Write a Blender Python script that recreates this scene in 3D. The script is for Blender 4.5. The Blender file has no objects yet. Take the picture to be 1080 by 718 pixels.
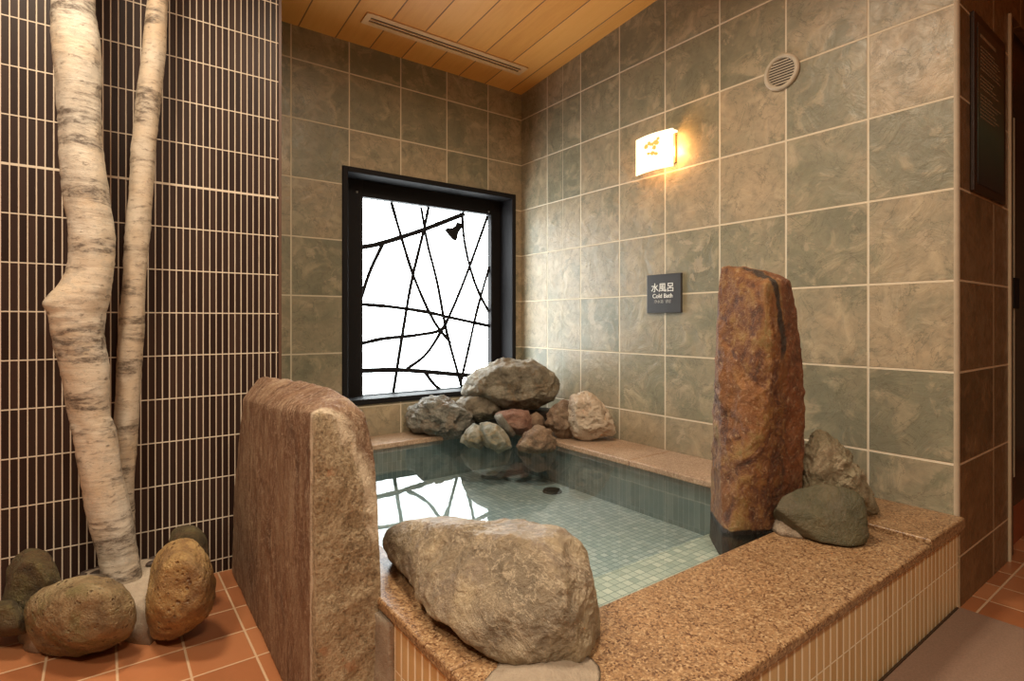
import bpy, bmesh, math, random
import numpy as np
from mathutils import Vector, Matrix, noise
from math import radians as RAD

# ------------------------------------------------------------------ camera, world, lights, exposure
scene = bpy.context.scene
COL = scene.collection
cam_d = bpy.data.cameras.new('camera')
cam = bpy.data.objects.new('camera', cam_d)
COL.objects.link(cam)
cam.location = (-2.230, -2.9075, 0.930)
cam.rotation_euler = (RAD(90), 0, -0.6376)
cam_d.sensor_width = 36.0
cam_d.lens = 36.0 * 582.7 / 1080
cam_d.shift_y = -19.5 / 1080
cam_d.clip_start = 0.02
scene.camera = cam

scene.view_settings.view_transform = 'Standard'
scene.view_settings.look = 'None'
scene.view_settings.gamma = 1
scene.view_settings.use_curve_mapping = False
scene.view_settings.exposure = 0.14

world = bpy.data.worlds.new('world')
scene.world = world
world.use_nodes = True
world.node_tree.nodes['Background'].inputs[0].default_value = (1.0, 0.8, 0.6, 1)
world.node_tree.nodes['Background'].inputs[1].default_value = 0.02

WARM = (1.0, 0.85, 0.645)


def area(name, loc, rot, size, power, col=WARM, spread=180, size_y=None):
    l = bpy.data.lights.new(name, 'AREA')
    l.energy = power
    l.color = col
    l.size = size
    if size_y:
        l.shape = 'RECTANGLE'
        l.size_y = size_y
    l.spread = RAD(spread)
    o = bpy.data.objects.new(name, l)
    COL.objects.link(o)
    o.location = loc
    o.rotation_euler = rot
    return o


# recessed ceiling lamps of the room (all outside the frame)
LAMPS = [(-2.45, -1.35, 23, WARM), (-1.30, -1.75, 23, WARM), (-3.1, -2.7, 34, WARM), (-1.9, -3.9, 44, WARM)]
for i, (lx, ly, pw, lc) in enumerate(LAMPS):
    area('ceiling_lamp_light', (lx, ly, 2.435 - .095 * ly - .03), (0, 0, 0), .28, pw, lc, 165)

# ------------------------------------------------------------------ measured stone, tracery and trunk coordinates (metres, world)
ROCK_POINTS = {
 'slab': [[-1.86,-0.928,0.677],[-1.85,-0.835,0.188],[-1.845,-0.64,0.0],[-1.865,-1.384,0.699],[-1.862,-0.785,0.347],[-1.86,-1.689,0.731],[-1.86,-1.69,0.4],[-1.86,-1.7,0.0],[-1.8,-0.898,0.742],[-1.77,-1.2,0.759],[-1.76,-1.501,0.762],[-1.75,-1.582,0.75],[-1.72,-1.628,0.709],[-1.705,-1.632,0.642],[-1.705,-1.661,0.521],[-1.705,-1.683,0.337],[-1.705,-1.68,0.0],[-1.7,-0.9,0.68],[-1.705,-0.66,0.3],[-1.705,-0.66,0.0],[-1.71,-1.4,0.71]],
 'boulder': [[-1.6,-1.52,0.289],[-1.615,-1.76,0.289],[-1.62,-1.87,0.289],[-1.63,-1.97,0.289],[-1.649,-1.645,0.322],[-1.673,-1.827,0.321],[-1.682,-1.969,0.321],[-1.629,-2.07,0.287],[-1.531,-2.142,0.287],[-1.506,-2.162,0.3],[-1.627,-1.488,0.337],[-1.616,-1.52,0.38],[-1.584,-1.569,0.41],[-1.528,-1.661,0.432],[-1.475,-1.774,0.45],[-1.441,-1.936,0.478],[-1.426,-2.009,0.482],[-1.416,-2.055,0.459],[-1.42,-2.076,0.432],[-1.429,-2.107,0.372],[-1.459,-2.135,0.321],[-1.571,-1.877,0.468],[-1.517,-2.042,0.487],[-1.627,-1.662,0.38],[-1.545,-2.145,0.404],[-1.634,-2.042,0.37],[-1.665,-1.833,0.352],[-1.607,-2.124,0.328],[-1.6,-1.5,0.287],[-1.42,-1.72,0.29],[-1.32,-2.0,0.287],[-1.4,-2.1,0.287],[-1.349,-1.943,0.427],[-1.461,-1.61,0.388]],
 'upright': [[-0.548,-1.813,0.283],[-0.7,-1.93,0.1],[-0.53,-2.0,0.287],[-0.593,-1.843,0.489],[-0.588,-1.846,0.74],[-0.593,-1.843,1.054],[-0.583,-1.85,1.114],[-0.56,-1.867,1.12],[-0.526,-1.93,1.105],[-0.542,-1.993,1.081],[-0.469,-2.022,1.067],[-0.459,-2.029,1.019],[-0.447,-2.038,0.898],[-0.435,-2.047,0.687],[-0.435,-2.047,0.506],[-0.44,-2.043,0.385],[-0.449,-2.036,0.264],[-0.599,-2.012,1.045],[-0.591,-2.031,0.885],[-0.6,-2.024,0.698],[-0.599,-2.012,0.523],[-0.59,-2.007,0.301],[-0.385,-1.935,1.09],[-0.425,-1.855,1.113],[-0.333,-1.924,0.269],[-0.451,-1.799,0.259],[-0.52,-1.99,0.1],[-0.45,-1.9,0.1],[-0.55,-1.78,0.1]],
 'green': [[-0.478,-1.983,0.288],[-0.553,-2.067,0.288],[-0.562,-2.167,0.288],[-0.525,-2.227,0.288],[-0.455,-2.237,0.288],[-0.44,-2.1,0.288],[-0.5,-1.97,0.288],[-0.4,-2.17,0.288],[-0.605,-2.045,0.37],[-0.567,-2.048,0.404],[-0.516,-2.086,0.43],[-0.471,-2.132,0.438],[-0.438,-2.182,0.433],[-0.435,-2.221,0.414],[-0.446,-2.238,0.366],[-0.46,-2.246,0.325],[-0.402,-2.096,0.397],[-0.462,-2.052,0.385],[-0.386,-2.158,0.398],[-0.561,-2.14,0.362],[-0.494,-2.202,0.352]],
 'pale': [[-0.406,-2.018,0.311],[-0.401,-2.022,0.419],[-0.399,-2.024,0.511],[-0.369,-2.046,0.57],[-0.339,-2.068,0.579],[-0.322,-2.081,0.552],[-0.277,-2.114,0.502],[-0.235,-2.145,0.434],[-0.21,-2.164,0.357],[-0.195,-2.175,0.311],[-0.265,-2.123,0.274],[-0.435,-2.072,0.374],[-0.271,-1.994,0.317],[-0.432,-2.074,0.442],[-0.268,-1.997,0.396],[-0.43,-2.075,0.501],[-0.266,-1.998,0.465],[-0.412,-2.089,0.537],[-0.245,-2.013,0.508],[-0.393,-2.103,0.543],[-0.224,-2.029,0.515],[-0.382,-2.111,0.526],[-0.212,-2.038,0.495],[-0.354,-2.132,0.495],[-0.181,-2.061,0.458],[-0.327,-2.152,0.452],[-0.151,-2.083,0.408],[-0.312,-2.163,0.404],[-0.134,-2.096,0.351],[-0.302,-2.17,0.374],[-0.123,-2.103,0.317],[-0.346,-2.138,0.351],[-0.172,-2.067,0.289]],
 'big': [[-0.593,-0.188,0.521],[-0.576,-0.2,0.602],[-0.554,-0.217,0.634],[-0.462,-0.284,0.694],[-0.393,-0.336,0.721],[-0.327,-0.384,0.732],[-0.262,-0.433,0.721],[-0.188,-0.488,0.689],[-0.135,-0.527,0.624],[-0.122,-0.536,0.548],[-0.149,-0.517,0.477],[-0.262,-0.433,0.428],[-0.349,-0.368,0.412],[-0.436,-0.304,0.439],[-0.523,-0.239,0.483],[-0.567,-0.207,0.504],[-0.584,-0.368,0.559],[-0.374,-0.076,0.516],[-0.574,-0.376,0.607],[-0.363,-0.084,0.568],[-0.561,-0.386,0.627],[-0.35,-0.094,0.589],[-0.507,-0.426,0.662],[-0.295,-0.134,0.627],[-0.465,-0.456,0.678],[-0.253,-0.165,0.645],[-0.426,-0.485,0.684],[-0.214,-0.194,0.652],[-0.388,-0.514,0.678],[-0.175,-0.223,0.645],[-0.344,-0.546,0.659],[-0.13,-0.256,0.624],[-0.313,-0.569,0.62],[-0.099,-0.28,0.582],[-0.305,-0.575,0.575],[-0.091,-0.285,0.534],[-0.321,-0.564,0.533],[-0.107,-0.274,0.488],[-0.388,-0.514,0.505],[-0.175,-0.223,0.457],[-0.439,-0.476,0.495],[-0.227,-0.185,0.447],[-0.491,-0.437,0.511],[-0.279,-0.146,0.464],[-0.543,-0.399,0.537],[-0.332,-0.107,0.492],[-0.569,-0.38,0.549],[-0.358,-0.088,0.506]],
 'grey': [[-0.872,-0.056,0.363],[-0.868,-0.059,0.411],[-0.829,-0.087,0.47],[-0.774,-0.128,0.512],[-0.718,-0.17,0.512],[-0.641,-0.227,0.486],[-0.577,-0.274,0.459],[-0.543,-0.299,0.395],[-0.556,-0.29,0.316],[-0.598,-0.258,0.273],[-0.705,-0.179,0.273],[-0.821,-0.094,0.31],[-0.87,-0.207,0.397],[-0.754,0.031,0.349],[-0.867,-0.209,0.427],[-0.751,0.029,0.384],[-0.843,-0.226,0.464],[-0.724,0.009,0.427],[-0.808,-0.252,0.49],[-0.685,-0.02,0.458],[-0.773,-0.278,0.49],[-0.647,-0.048,0.458],[-0.725,-0.314,0.474],[-0.593,-0.088,0.438],[-0.685,-0.343,0.457],[-0.548,-0.122,0.419],[-0.664,-0.359,0.417],[-0.524,-0.139,0.372],[-0.672,-0.353,0.367],[-0.533,-0.133,0.314],[-0.699,-0.333,0.341],[-0.563,-0.11,0.283],[-0.765,-0.284,0.341],[-0.638,-0.055,0.283],[-0.837,-0.23,0.364],[-0.718,0.005,0.31]],
 'tan': [[-0.619,-0.168,0.439],[-0.593,-0.188,0.493],[-0.558,-0.213,0.531],[-0.48,-0.272,0.526],[-0.393,-0.336,0.466],[-0.379,-0.346,0.407],[-0.48,-0.272,0.358],[-0.567,-0.207,0.374],[-0.627,-0.287,0.459],[-0.493,-0.062,0.418],[-0.612,-0.298,0.49],[-0.476,-0.075,0.455],[-0.592,-0.313,0.512],[-0.454,-0.092,0.481],[-0.546,-0.347,0.509],[-0.403,-0.129,0.477],[-0.496,-0.384,0.474],[-0.346,-0.171,0.437],[-0.488,-0.39,0.44],[-0.337,-0.178,0.396],[-0.546,-0.347,0.411],[-0.403,-0.129,0.363],[-0.597,-0.309,0.421],[-0.459,-0.088,0.374]],
 'pale2': [[-0.25,-0.74,0.386],[-0.258,-0.734,0.502],[-0.242,-0.746,0.552],[-0.198,-0.779,0.567],[-0.15,-0.815,0.557],[-0.105,-0.848,0.507],[-0.069,-0.874,0.426],[-0.041,-0.895,0.336],[-0.089,-0.86,0.316],[-0.17,-0.8,0.301],[-0.23,-0.755,0.326],[-0.271,-0.824,0.42],[-0.145,-0.694,0.387],[-0.276,-0.821,0.487],[-0.15,-0.69,0.459],[-0.266,-0.828,0.516],[-0.14,-0.697,0.49],[-0.24,-0.847,0.525],[-0.113,-0.717,0.499],[-0.212,-0.868,0.519],[-0.085,-0.738,0.493],[-0.186,-0.887,0.49],[-0.058,-0.758,0.462],[-0.165,-0.903,0.443],[-0.036,-0.774,0.412],[-0.149,-0.915,0.391],[-0.019,-0.787,0.356],[-0.177,-0.894,0.379],[-0.048,-0.765,0.344],[-0.224,-0.859,0.37],[-0.097,-0.73,0.335],[-0.259,-0.833,0.385],[-0.133,-0.703,0.35]],
 'brownr': [[-0.316,-0.616,0.385],[-0.292,-0.635,0.467],[-0.234,-0.677,0.513],[-0.193,-0.708,0.493],[-0.168,-0.726,0.416],[-0.16,-0.732,0.324],[-0.251,-0.665,0.304],[-0.328,-0.695,0.41],[-0.206,-0.549,0.374],[-0.313,-0.706,0.457],[-0.19,-0.561,0.429],[-0.28,-0.731,0.484],[-0.152,-0.589,0.461],[-0.256,-0.749,0.472],[-0.126,-0.608,0.447],[-0.241,-0.759,0.428],[-0.11,-0.62,0.395],[-0.236,-0.763,0.374],[-0.104,-0.624,0.333],[-0.289,-0.724,0.362],[-0.163,-0.581,0.319]],
 's1': [[-0.739,-0.44,0.307],[-0.719,-0.455,0.361],[-0.68,-0.484,0.405],[-0.652,-0.505,0.386],[-0.628,-0.522,0.307],[-0.648,-0.508,0.268],[-0.712,-0.461,0.287],[-0.743,-0.512,0.332],[-0.655,-0.353,0.29],[-0.733,-0.519,0.359],[-0.642,-0.363,0.327],[-0.714,-0.534,0.38],[-0.616,-0.382,0.357],[-0.7,-0.544,0.371],[-0.598,-0.395,0.343],[-0.688,-0.552,0.332],[-0.583,-0.407,0.29],[-0.698,-0.545,0.313],[-0.596,-0.397,0.263],[-0.729,-0.522,0.322],[-0.637,-0.367,0.277]],
 's2': [[-0.673,-0.527,0.411],[-0.637,-0.553,0.426],[-0.598,-0.582,0.401],[-0.559,-0.611,0.352],[-0.536,-0.628,0.284],[-0.598,-0.582,0.255],[-0.649,-0.544,0.294],[-0.673,-0.527,0.352],[-0.683,-0.606,0.393],[-0.573,-0.426,0.362],[-0.666,-0.619,0.4],[-0.55,-0.443,0.372],[-0.647,-0.633,0.388],[-0.525,-0.462,0.355],[-0.628,-0.647,0.364],[-0.499,-0.481,0.322],[-0.616,-0.656,0.331],[-0.484,-0.492,0.275],[-0.647,-0.633,0.316],[-0.525,-0.462,0.255],[-0.672,-0.615,0.335],[-0.558,-0.438,0.282],[-0.683,-0.606,0.364],[-0.573,-0.426,0.322]],
 's3': [[-0.524,-0.637,0.294],[-0.481,-0.669,0.367],[-0.43,-0.707,0.401],[-0.383,-0.742,0.382],[-0.351,-0.765,0.313],[-0.367,-0.753,0.265],[-0.461,-0.684,0.25],[-0.516,-0.643,0.265],[-0.529,-0.721,0.32],[-0.406,-0.55,0.271],[-0.506,-0.738,0.359],[-0.378,-0.571,0.321],[-0.478,-0.758,0.377],[-0.345,-0.595,0.344],[-0.453,-0.777,0.367],[-0.314,-0.618,0.331],[-0.436,-0.789,0.33],[-0.294,-0.633,0.284],[-0.445,-0.783,0.304],[-0.304,-0.626,0.251],[-0.495,-0.745,0.296],[-0.365,-0.58,0.241],[-0.524,-0.724,0.304],[-0.401,-0.554,0.251]],
 'red': [[-0.53,-0.458,0.436],[-0.497,-0.483,0.457],[-0.436,-0.528,0.462],[-0.382,-0.568,0.452],[-0.362,-0.583,0.39],[-0.374,-0.574,0.334],[-0.423,-0.537,0.314],[-0.477,-0.498,0.355],[-0.522,-0.464,0.39],[-0.537,-0.54,0.433],[-0.416,-0.368,0.4],[-0.517,-0.555,0.445],[-0.395,-0.384,0.413],[-0.481,-0.581,0.448],[-0.355,-0.414,0.417],[-0.45,-0.605,0.442],[-0.32,-0.439,0.41],[-0.438,-0.614,0.406],[-0.307,-0.449,0.368],[-0.445,-0.608,0.374],[-0.315,-0.443,0.33],[-0.474,-0.587,0.362],[-0.347,-0.42,0.316],[-0.505,-0.564,0.385],[-0.382,-0.394,0.344],[-0.532,-0.544,0.406],[-0.411,-0.372,0.368]],
 'lbrown': [[-0.357,-0.536,0.419],[-0.324,-0.561,0.44],[-0.291,-0.586,0.409],[-0.282,-0.592,0.362],[-0.316,-0.567,0.337],[-0.357,-0.536,0.352],[-0.38,-0.594,0.417],[-0.269,-0.453,0.387],[-0.361,-0.608,0.429],[-0.247,-0.469,0.401],[-0.341,-0.623,0.411],[-0.226,-0.485,0.38],[-0.336,-0.627,0.383],[-0.22,-0.489,0.349],[-0.356,-0.612,0.368],[-0.242,-0.473,0.331],[-0.38,-0.594,0.377],[-0.269,-0.453,0.342]],
 'wedge': [[-0.572,-0.502,0.436],[-0.54,-0.525,0.456],[-0.508,-0.549,0.401],[-0.472,-0.576,0.336],[-0.492,-0.561,0.316],[-0.54,-0.525,0.366],[-0.575,-0.55,0.423],[-0.484,-0.418,0.398],[-0.556,-0.564,0.435],[-0.463,-0.433,0.411],[-0.537,-0.578,0.402],[-0.442,-0.449,0.374],[-0.515,-0.594,0.364],[-0.419,-0.466,0.33],[-0.527,-0.585,0.352],[-0.432,-0.456,0.316],[-0.556,-0.564,0.382],[-0.463,-0.433,0.35]],
 'back': [[-0.511,-0.074,0.361],[-0.402,-0.155,0.429],[-0.175,-0.323,0.429],[-0.011,-0.445,0.417],[-0.011,-0.445,0.293],[-0.175,-0.323,0.276],[-0.448,-0.121,0.276],[-0.433,-0.194,0.367],[-0.371,-0.078,0.345],[-0.369,-0.242,0.407],[-0.3,-0.131,0.39],[-0.234,-0.341,0.407],[-0.152,-0.24,0.39],[-0.138,-0.413,0.4],[-0.046,-0.319,0.382],[-0.138,-0.413,0.327],[-0.046,-0.319,0.299],[-0.234,-0.341,0.317],[-0.152,-0.24,0.288],[-0.396,-0.222,0.317],[-0.329,-0.109,0.288]],
 'fstone': [[-2.421,-0.862,0.102],[-2.418,-0.864,0.141],[-2.399,-0.878,0.172],[-2.353,-0.912,0.209],[-2.29,-0.959,0.228],[-2.226,-1.006,0.23],[-2.174,-1.045,0.204],[-2.148,-1.064,0.154],[-2.142,-1.069,0.102],[-2.163,-1.053,0.046],[-2.216,-1.014,0.01],[-2.299,-0.975,-0.0],[-2.363,-0.906,0.0],[-2.406,-0.873,0.041],[-2.361,-1.031,0.161],[-2.385,-0.726,0.036],[-2.36,-1.032,0.184],[-2.384,-0.728,0.066],[-2.349,-1.04,0.202],[-2.371,-0.737,0.09],[-2.322,-1.06,0.223],[-2.338,-0.761,0.118],[-2.285,-1.087,0.234],[-2.294,-0.794,0.132],[-2.248,-1.114,0.235],[-2.25,-0.827,0.134],[-2.218,-1.137,0.22],[-2.213,-0.854,0.114],[-2.203,-1.148,0.191],[-2.195,-0.868,0.076],[-2.199,-1.151,0.161],[-2.19,-0.871,0.036],[-2.212,-1.141,0.129],[-2.205,-0.86,-0.006],[-2.242,-1.119,0.108],[-2.242,-0.833,-0.034],[-2.29,-1.106,0.106],[-2.3,-0.812,-0.039],[-2.328,-1.057,0.102],[-2.345,-0.758,-0.041],[-2.352,-1.037,0.126],[-2.375,-0.734,-0.01]],
 'lstone': [[-2.468,-0.715,0.15],[-2.461,-0.72,0.206],[-2.441,-0.735,0.247],[-2.405,-0.762,0.267],[-2.365,-0.792,0.256],[-2.333,-0.815,0.211],[-2.325,-0.821,0.164],[-2.36,-0.795,0.095],[-2.405,-0.762,0.039],[-2.45,-0.729,0.039],[-2.472,-0.712,0.095],[-2.436,-0.814,0.183],[-2.461,-0.658,0.128],[-2.432,-0.817,0.215],[-2.456,-0.662,0.174],[-2.42,-0.825,0.239],[-2.44,-0.674,0.209],[-2.4,-0.84,0.251],[-2.411,-0.695,0.225],[-2.376,-0.858,0.244],[-2.379,-0.719,0.215],[-2.358,-0.871,0.218],[-2.354,-0.737,0.179],[-2.353,-0.875,0.191],[-2.347,-0.743,0.14],[-2.374,-0.86,0.151],[-2.375,-0.722,0.082],[-2.4,-0.84,0.119],[-2.411,-0.695,0.037],[-2.425,-0.821,0.119],[-2.447,-0.669,0.037],[-2.438,-0.812,0.151],[-2.465,-0.655,0.082]],
 'lstone2': [[-2.515,-0.767,0.131],[-2.472,-0.799,0.152],[-2.429,-0.831,0.152],[-2.397,-0.854,0.104],[-2.402,-0.851,0.056],[-2.451,-0.815,0.043],[-2.504,-0.775,0.067],[-2.482,-0.854,0.145],[-2.506,-0.687,0.085],[-2.457,-0.873,0.157],[-2.477,-0.709,0.101],[-2.432,-0.891,0.157],[-2.447,-0.731,0.101],[-2.414,-0.905,0.129],[-2.424,-0.748,0.066],[-2.416,-0.903,0.102],[-2.427,-0.745,0.031],[-2.445,-0.882,0.094],[-2.462,-0.72,0.021],[-2.476,-0.859,0.108],[-2.499,-0.692,0.038]],
 'tstone': [[-2.139,-1.008,0.115],[-2.135,-1.012,0.183],[-2.117,-1.025,0.264],[-2.085,-1.049,0.308],[-2.041,-1.081,0.324],[-2.004,-1.109,0.305],[-1.974,-1.131,0.251],[-1.958,-1.142,0.183],[-1.963,-1.139,0.129],[-1.982,-1.125,0.075],[-2.019,-1.097,0.039],[-2.074,-1.057,0.009],[-2.122,-1.021,0.012],[-2.135,-1.012,0.047],[-2.113,-1.152,0.184],[-2.096,-0.891,0.07],[-2.11,-1.154,0.222],[-2.093,-0.893,0.118],[-2.101,-1.162,0.267],[-2.082,-0.902,0.175],[-2.082,-1.175,0.292],[-2.06,-0.917,0.205],[-2.058,-1.193,0.301],[-2.032,-0.938,0.216],[-2.037,-1.209,0.29],[-2.008,-0.956,0.203],[-2.02,-1.221,0.26],[-1.988,-0.971,0.165],[-2.011,-1.228,0.222],[-1.978,-0.978,0.118],[-2.014,-1.226,0.191],[-1.981,-0.976,0.08],[-2.025,-1.218,0.161],[-1.994,-0.967,0.042],[-2.045,-1.202,0.141],[-2.018,-0.949,0.017],[-2.076,-1.18,0.124],[-2.053,-0.923,-0.004],[-2.103,-1.16,0.126],[-2.084,-0.9,-0.002],[-2.11,-1.154,0.146],[-2.093,-0.893,0.023]],
 'bstone': [[-2.067,-0.788,0.212],[-2.052,-0.799,0.261],[-2.015,-0.827,0.28],[-1.978,-0.854,0.27],[-1.95,-0.875,0.224],[-1.943,-0.88,0.156],[-2.002,-0.836,0.094],[-2.057,-0.795,0.125],[-2.05,-0.876,0.232],[-2.036,-0.736,0.184],[-2.041,-0.882,0.261],[-2.027,-0.743,0.215],[-2.019,-0.898,0.272],[-2.005,-0.76,0.226],[-1.998,-0.914,0.266],[-1.982,-0.776,0.221],[-1.982,-0.926,0.239],[-1.966,-0.788,0.192],[-1.978,-0.929,0.2],[-1.962,-0.792,0.15],[-2.012,-0.903,0.164],[-1.997,-0.765,0.111],[-2.044,-0.88,0.182],[-2.03,-0.741,0.131]],
}
BRANCHES = [[[-0.856,1.639],[-0.794,1.445],[-0.706,1.197],[-0.575,0.941],[-0.451,0.795]],[[-0.609,1.64],[-0.641,1.495],[-0.719,1.197],[-0.769,0.941],[-0.843,0.513]],[[-0.659,1.634],[-0.615,1.415],[-0.548,1.181],[-0.479,0.868],[-0.366,0.504]],[[-1.048,1.356],[-0.928,1.388],[-0.706,1.472],[-0.548,1.54],[-0.346,1.631]],[[-0.911,1.385],[-0.986,1.228],[-1.048,1.05]],[[-1.052,1.032],[-0.856,1.02],[-0.628,0.993],[-0.465,0.961],[-0.148,0.903]],[[-1.052,0.804],[-0.904,0.832],[-0.706,0.848],[-0.52,0.881],[-0.46,0.966]],[[-0.166,1.636],[-0.308,1.291],[-0.423,1.039],[-0.52,0.869],[-0.628,0.728],[-0.752,0.647]],[[-0.366,1.621],[-0.351,1.462],[-0.308,1.291],[-0.248,1.143],[-0.16,0.998]],[[-0.154,1.3],[-0.248,1.017],[-0.308,0.792],[-0.363,0.59]],[[-1.052,0.651],[-0.807,0.643],[-0.548,0.613],[-0.278,0.576]],[[-0.628,0.617],[-0.575,0.548],[-0.515,0.498]],[[-0.357,0.595],[-0.375,0.547],[-0.363,0.496]]]
BELL = [[-0.409,1.569],[-0.372,1.563],[-0.375,1.534],[-0.4,1.501],[-0.412,1.451],[-0.434,1.452],[-0.465,1.478],[-0.501,1.514],[-0.479,1.523],[-0.443,1.527],[-0.417,1.546]]
MAIN_TRUNK = [[-2.299,-0.8,2.006,0.0595],[-2.302,-0.8,1.892,0.0524],[-2.292,-0.8,1.753,0.0597],[-2.288,-0.8,1.612,0.0541],[-2.282,-0.8,1.471,0.0528],[-2.27,-0.8,1.33,0.0573],[-2.257,-0.8,1.214,0.0561],[-2.258,-0.8,1.098,0.0576],[-2.277,-0.8,1.011,0.0657],[-2.29,-0.8,0.943,0.0654],[-2.287,-0.8,0.872,0.0612],[-2.272,-0.8,0.785,0.0601],[-2.261,-0.8,0.655,0.0517],[-2.247,-0.8,0.582,0.0549],[-2.23,-0.8,0.437,0.0538],[-2.204,-0.8,0.286,0.0543],[-2.187,-0.8,0.191,0.0516],[-2.18,-0.8,0.124,0.0518]]
THIN_TRUNK = [[-2.07,-0.7,2.147,0.0305],[-2.081,-0.7,2.015,0.0297],[-2.091,-0.7,1.852,0.0335],[-2.106,-0.7,1.689,0.0349],[-2.119,-0.7,1.528,0.0347],[-2.127,-0.7,1.369,0.0346],[-2.138,-0.7,1.208,0.0345],[-2.147,-0.7,1.05,0.0329],[-2.157,-0.7,0.866,0.0359],[-2.163,-0.7,0.711,0.0342],[-2.17,-0.7,0.556,0.0326],[-2.172,-0.7,0.404,0.0264],[-2.167,-0.7,0.294,0.0233],[-2.161,-0.7,0.15,0.0187]]

# ------------------------------------------------------------------ object helpers
def tag(o, label=None, cat=None, group=None, kind=None):
    if label: o['label'] = label
    if cat: o['category'] = cat
    if group: o['group'] = group
    if kind: o['kind'] = kind
    return o


def link(name, bm, mat, parent=None, smooth=False, bevel=0):
    me = bpy.data.meshes.new(name)
    bmesh.ops.recalc_face_normals(bm, faces=bm.faces[:])
    bm.to_mesh(me)
    bm.free()
    o = bpy.data.objects.new(name, me)
    COL.objects.link(o)
    if mat: me.materials.append(mat)
    if parent: o.parent = parent
    if smooth:
        for p in me.polygons: p.use_smooth = True
    if bevel:
        m = o.modifiers.new('bevel', 'BEVEL')
        m.width = bevel
        m.segments = 3
        m.limit_method = 'ANGLE'
    return o


def empty(name, loc=(0, 0, 0), rz=0):
    o = bpy.data.objects.new(name, None)
    COL.objects.link(o)
    o.empty_display_size = .1
    return o


def box(bm, x0, x1, y0, y1, z0, z1):
    v = [bm.verts.new(p) for p in ((x0, y0, z0), (x1, y0, z0), (x1, y1, z0), (x0, y1, z0),
                                   (x0, y0, z1), (x1, y0, z1), (x1, y1, z1), (x0, y1, z1))]
    for f in ((0, 3, 2, 1), (4, 5, 6, 7), (0, 1, 5, 4), (1, 2, 6, 5), (2, 3, 7, 6), (3, 0, 4, 7)):
        bm.faces.new([v[i] for i in f])
    return v


def boxobj(name, b, mat, parent=None, bevel=0):
    bm = bmesh.new()
    box(bm, *b)
    return link(name, bm, mat, parent, bevel=bevel)


def prism(bm, pts, axis, a0, a1):
    """extrude 2D polygon between a0 and a1 along an axis; pts are the other two coords in order"""
    def mk(p, a):
        l = list(p)
        l.insert(axis, a)
        return bm.verts.new(l)
    A = [mk(p, a0) for p in pts]
    B = [mk(p, a1) for p in pts]
    n = len(pts)
    bm.faces.new(A)
    bm.faces.new(B[::-1])
    for i in range(n):
        bm.faces.new((A[i], A[(i + 1) % n], B[(i + 1) % n], B[i]))


def catmull(P, n=6):
    P = [Vector(p) for p in P]
    Q = [P[0] * 2 - P[1]] + P + [P[-1] * 2 - P[-2]]
    out = []
    for i in range(1, len(Q) - 2):
        for k in range(n):
            t = k / n
            a, b, c, d = Q[i - 1], Q[i], Q[i + 1], Q[i + 2]
            out.append(.5 * ((2 * b) + (c - a) * t + (2 * a - 5 * b + 4 * c - d) * t * t + (3 * b - a - 3 * c + d) * t ** 3))
    out.append(P[-1])
    return out


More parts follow.
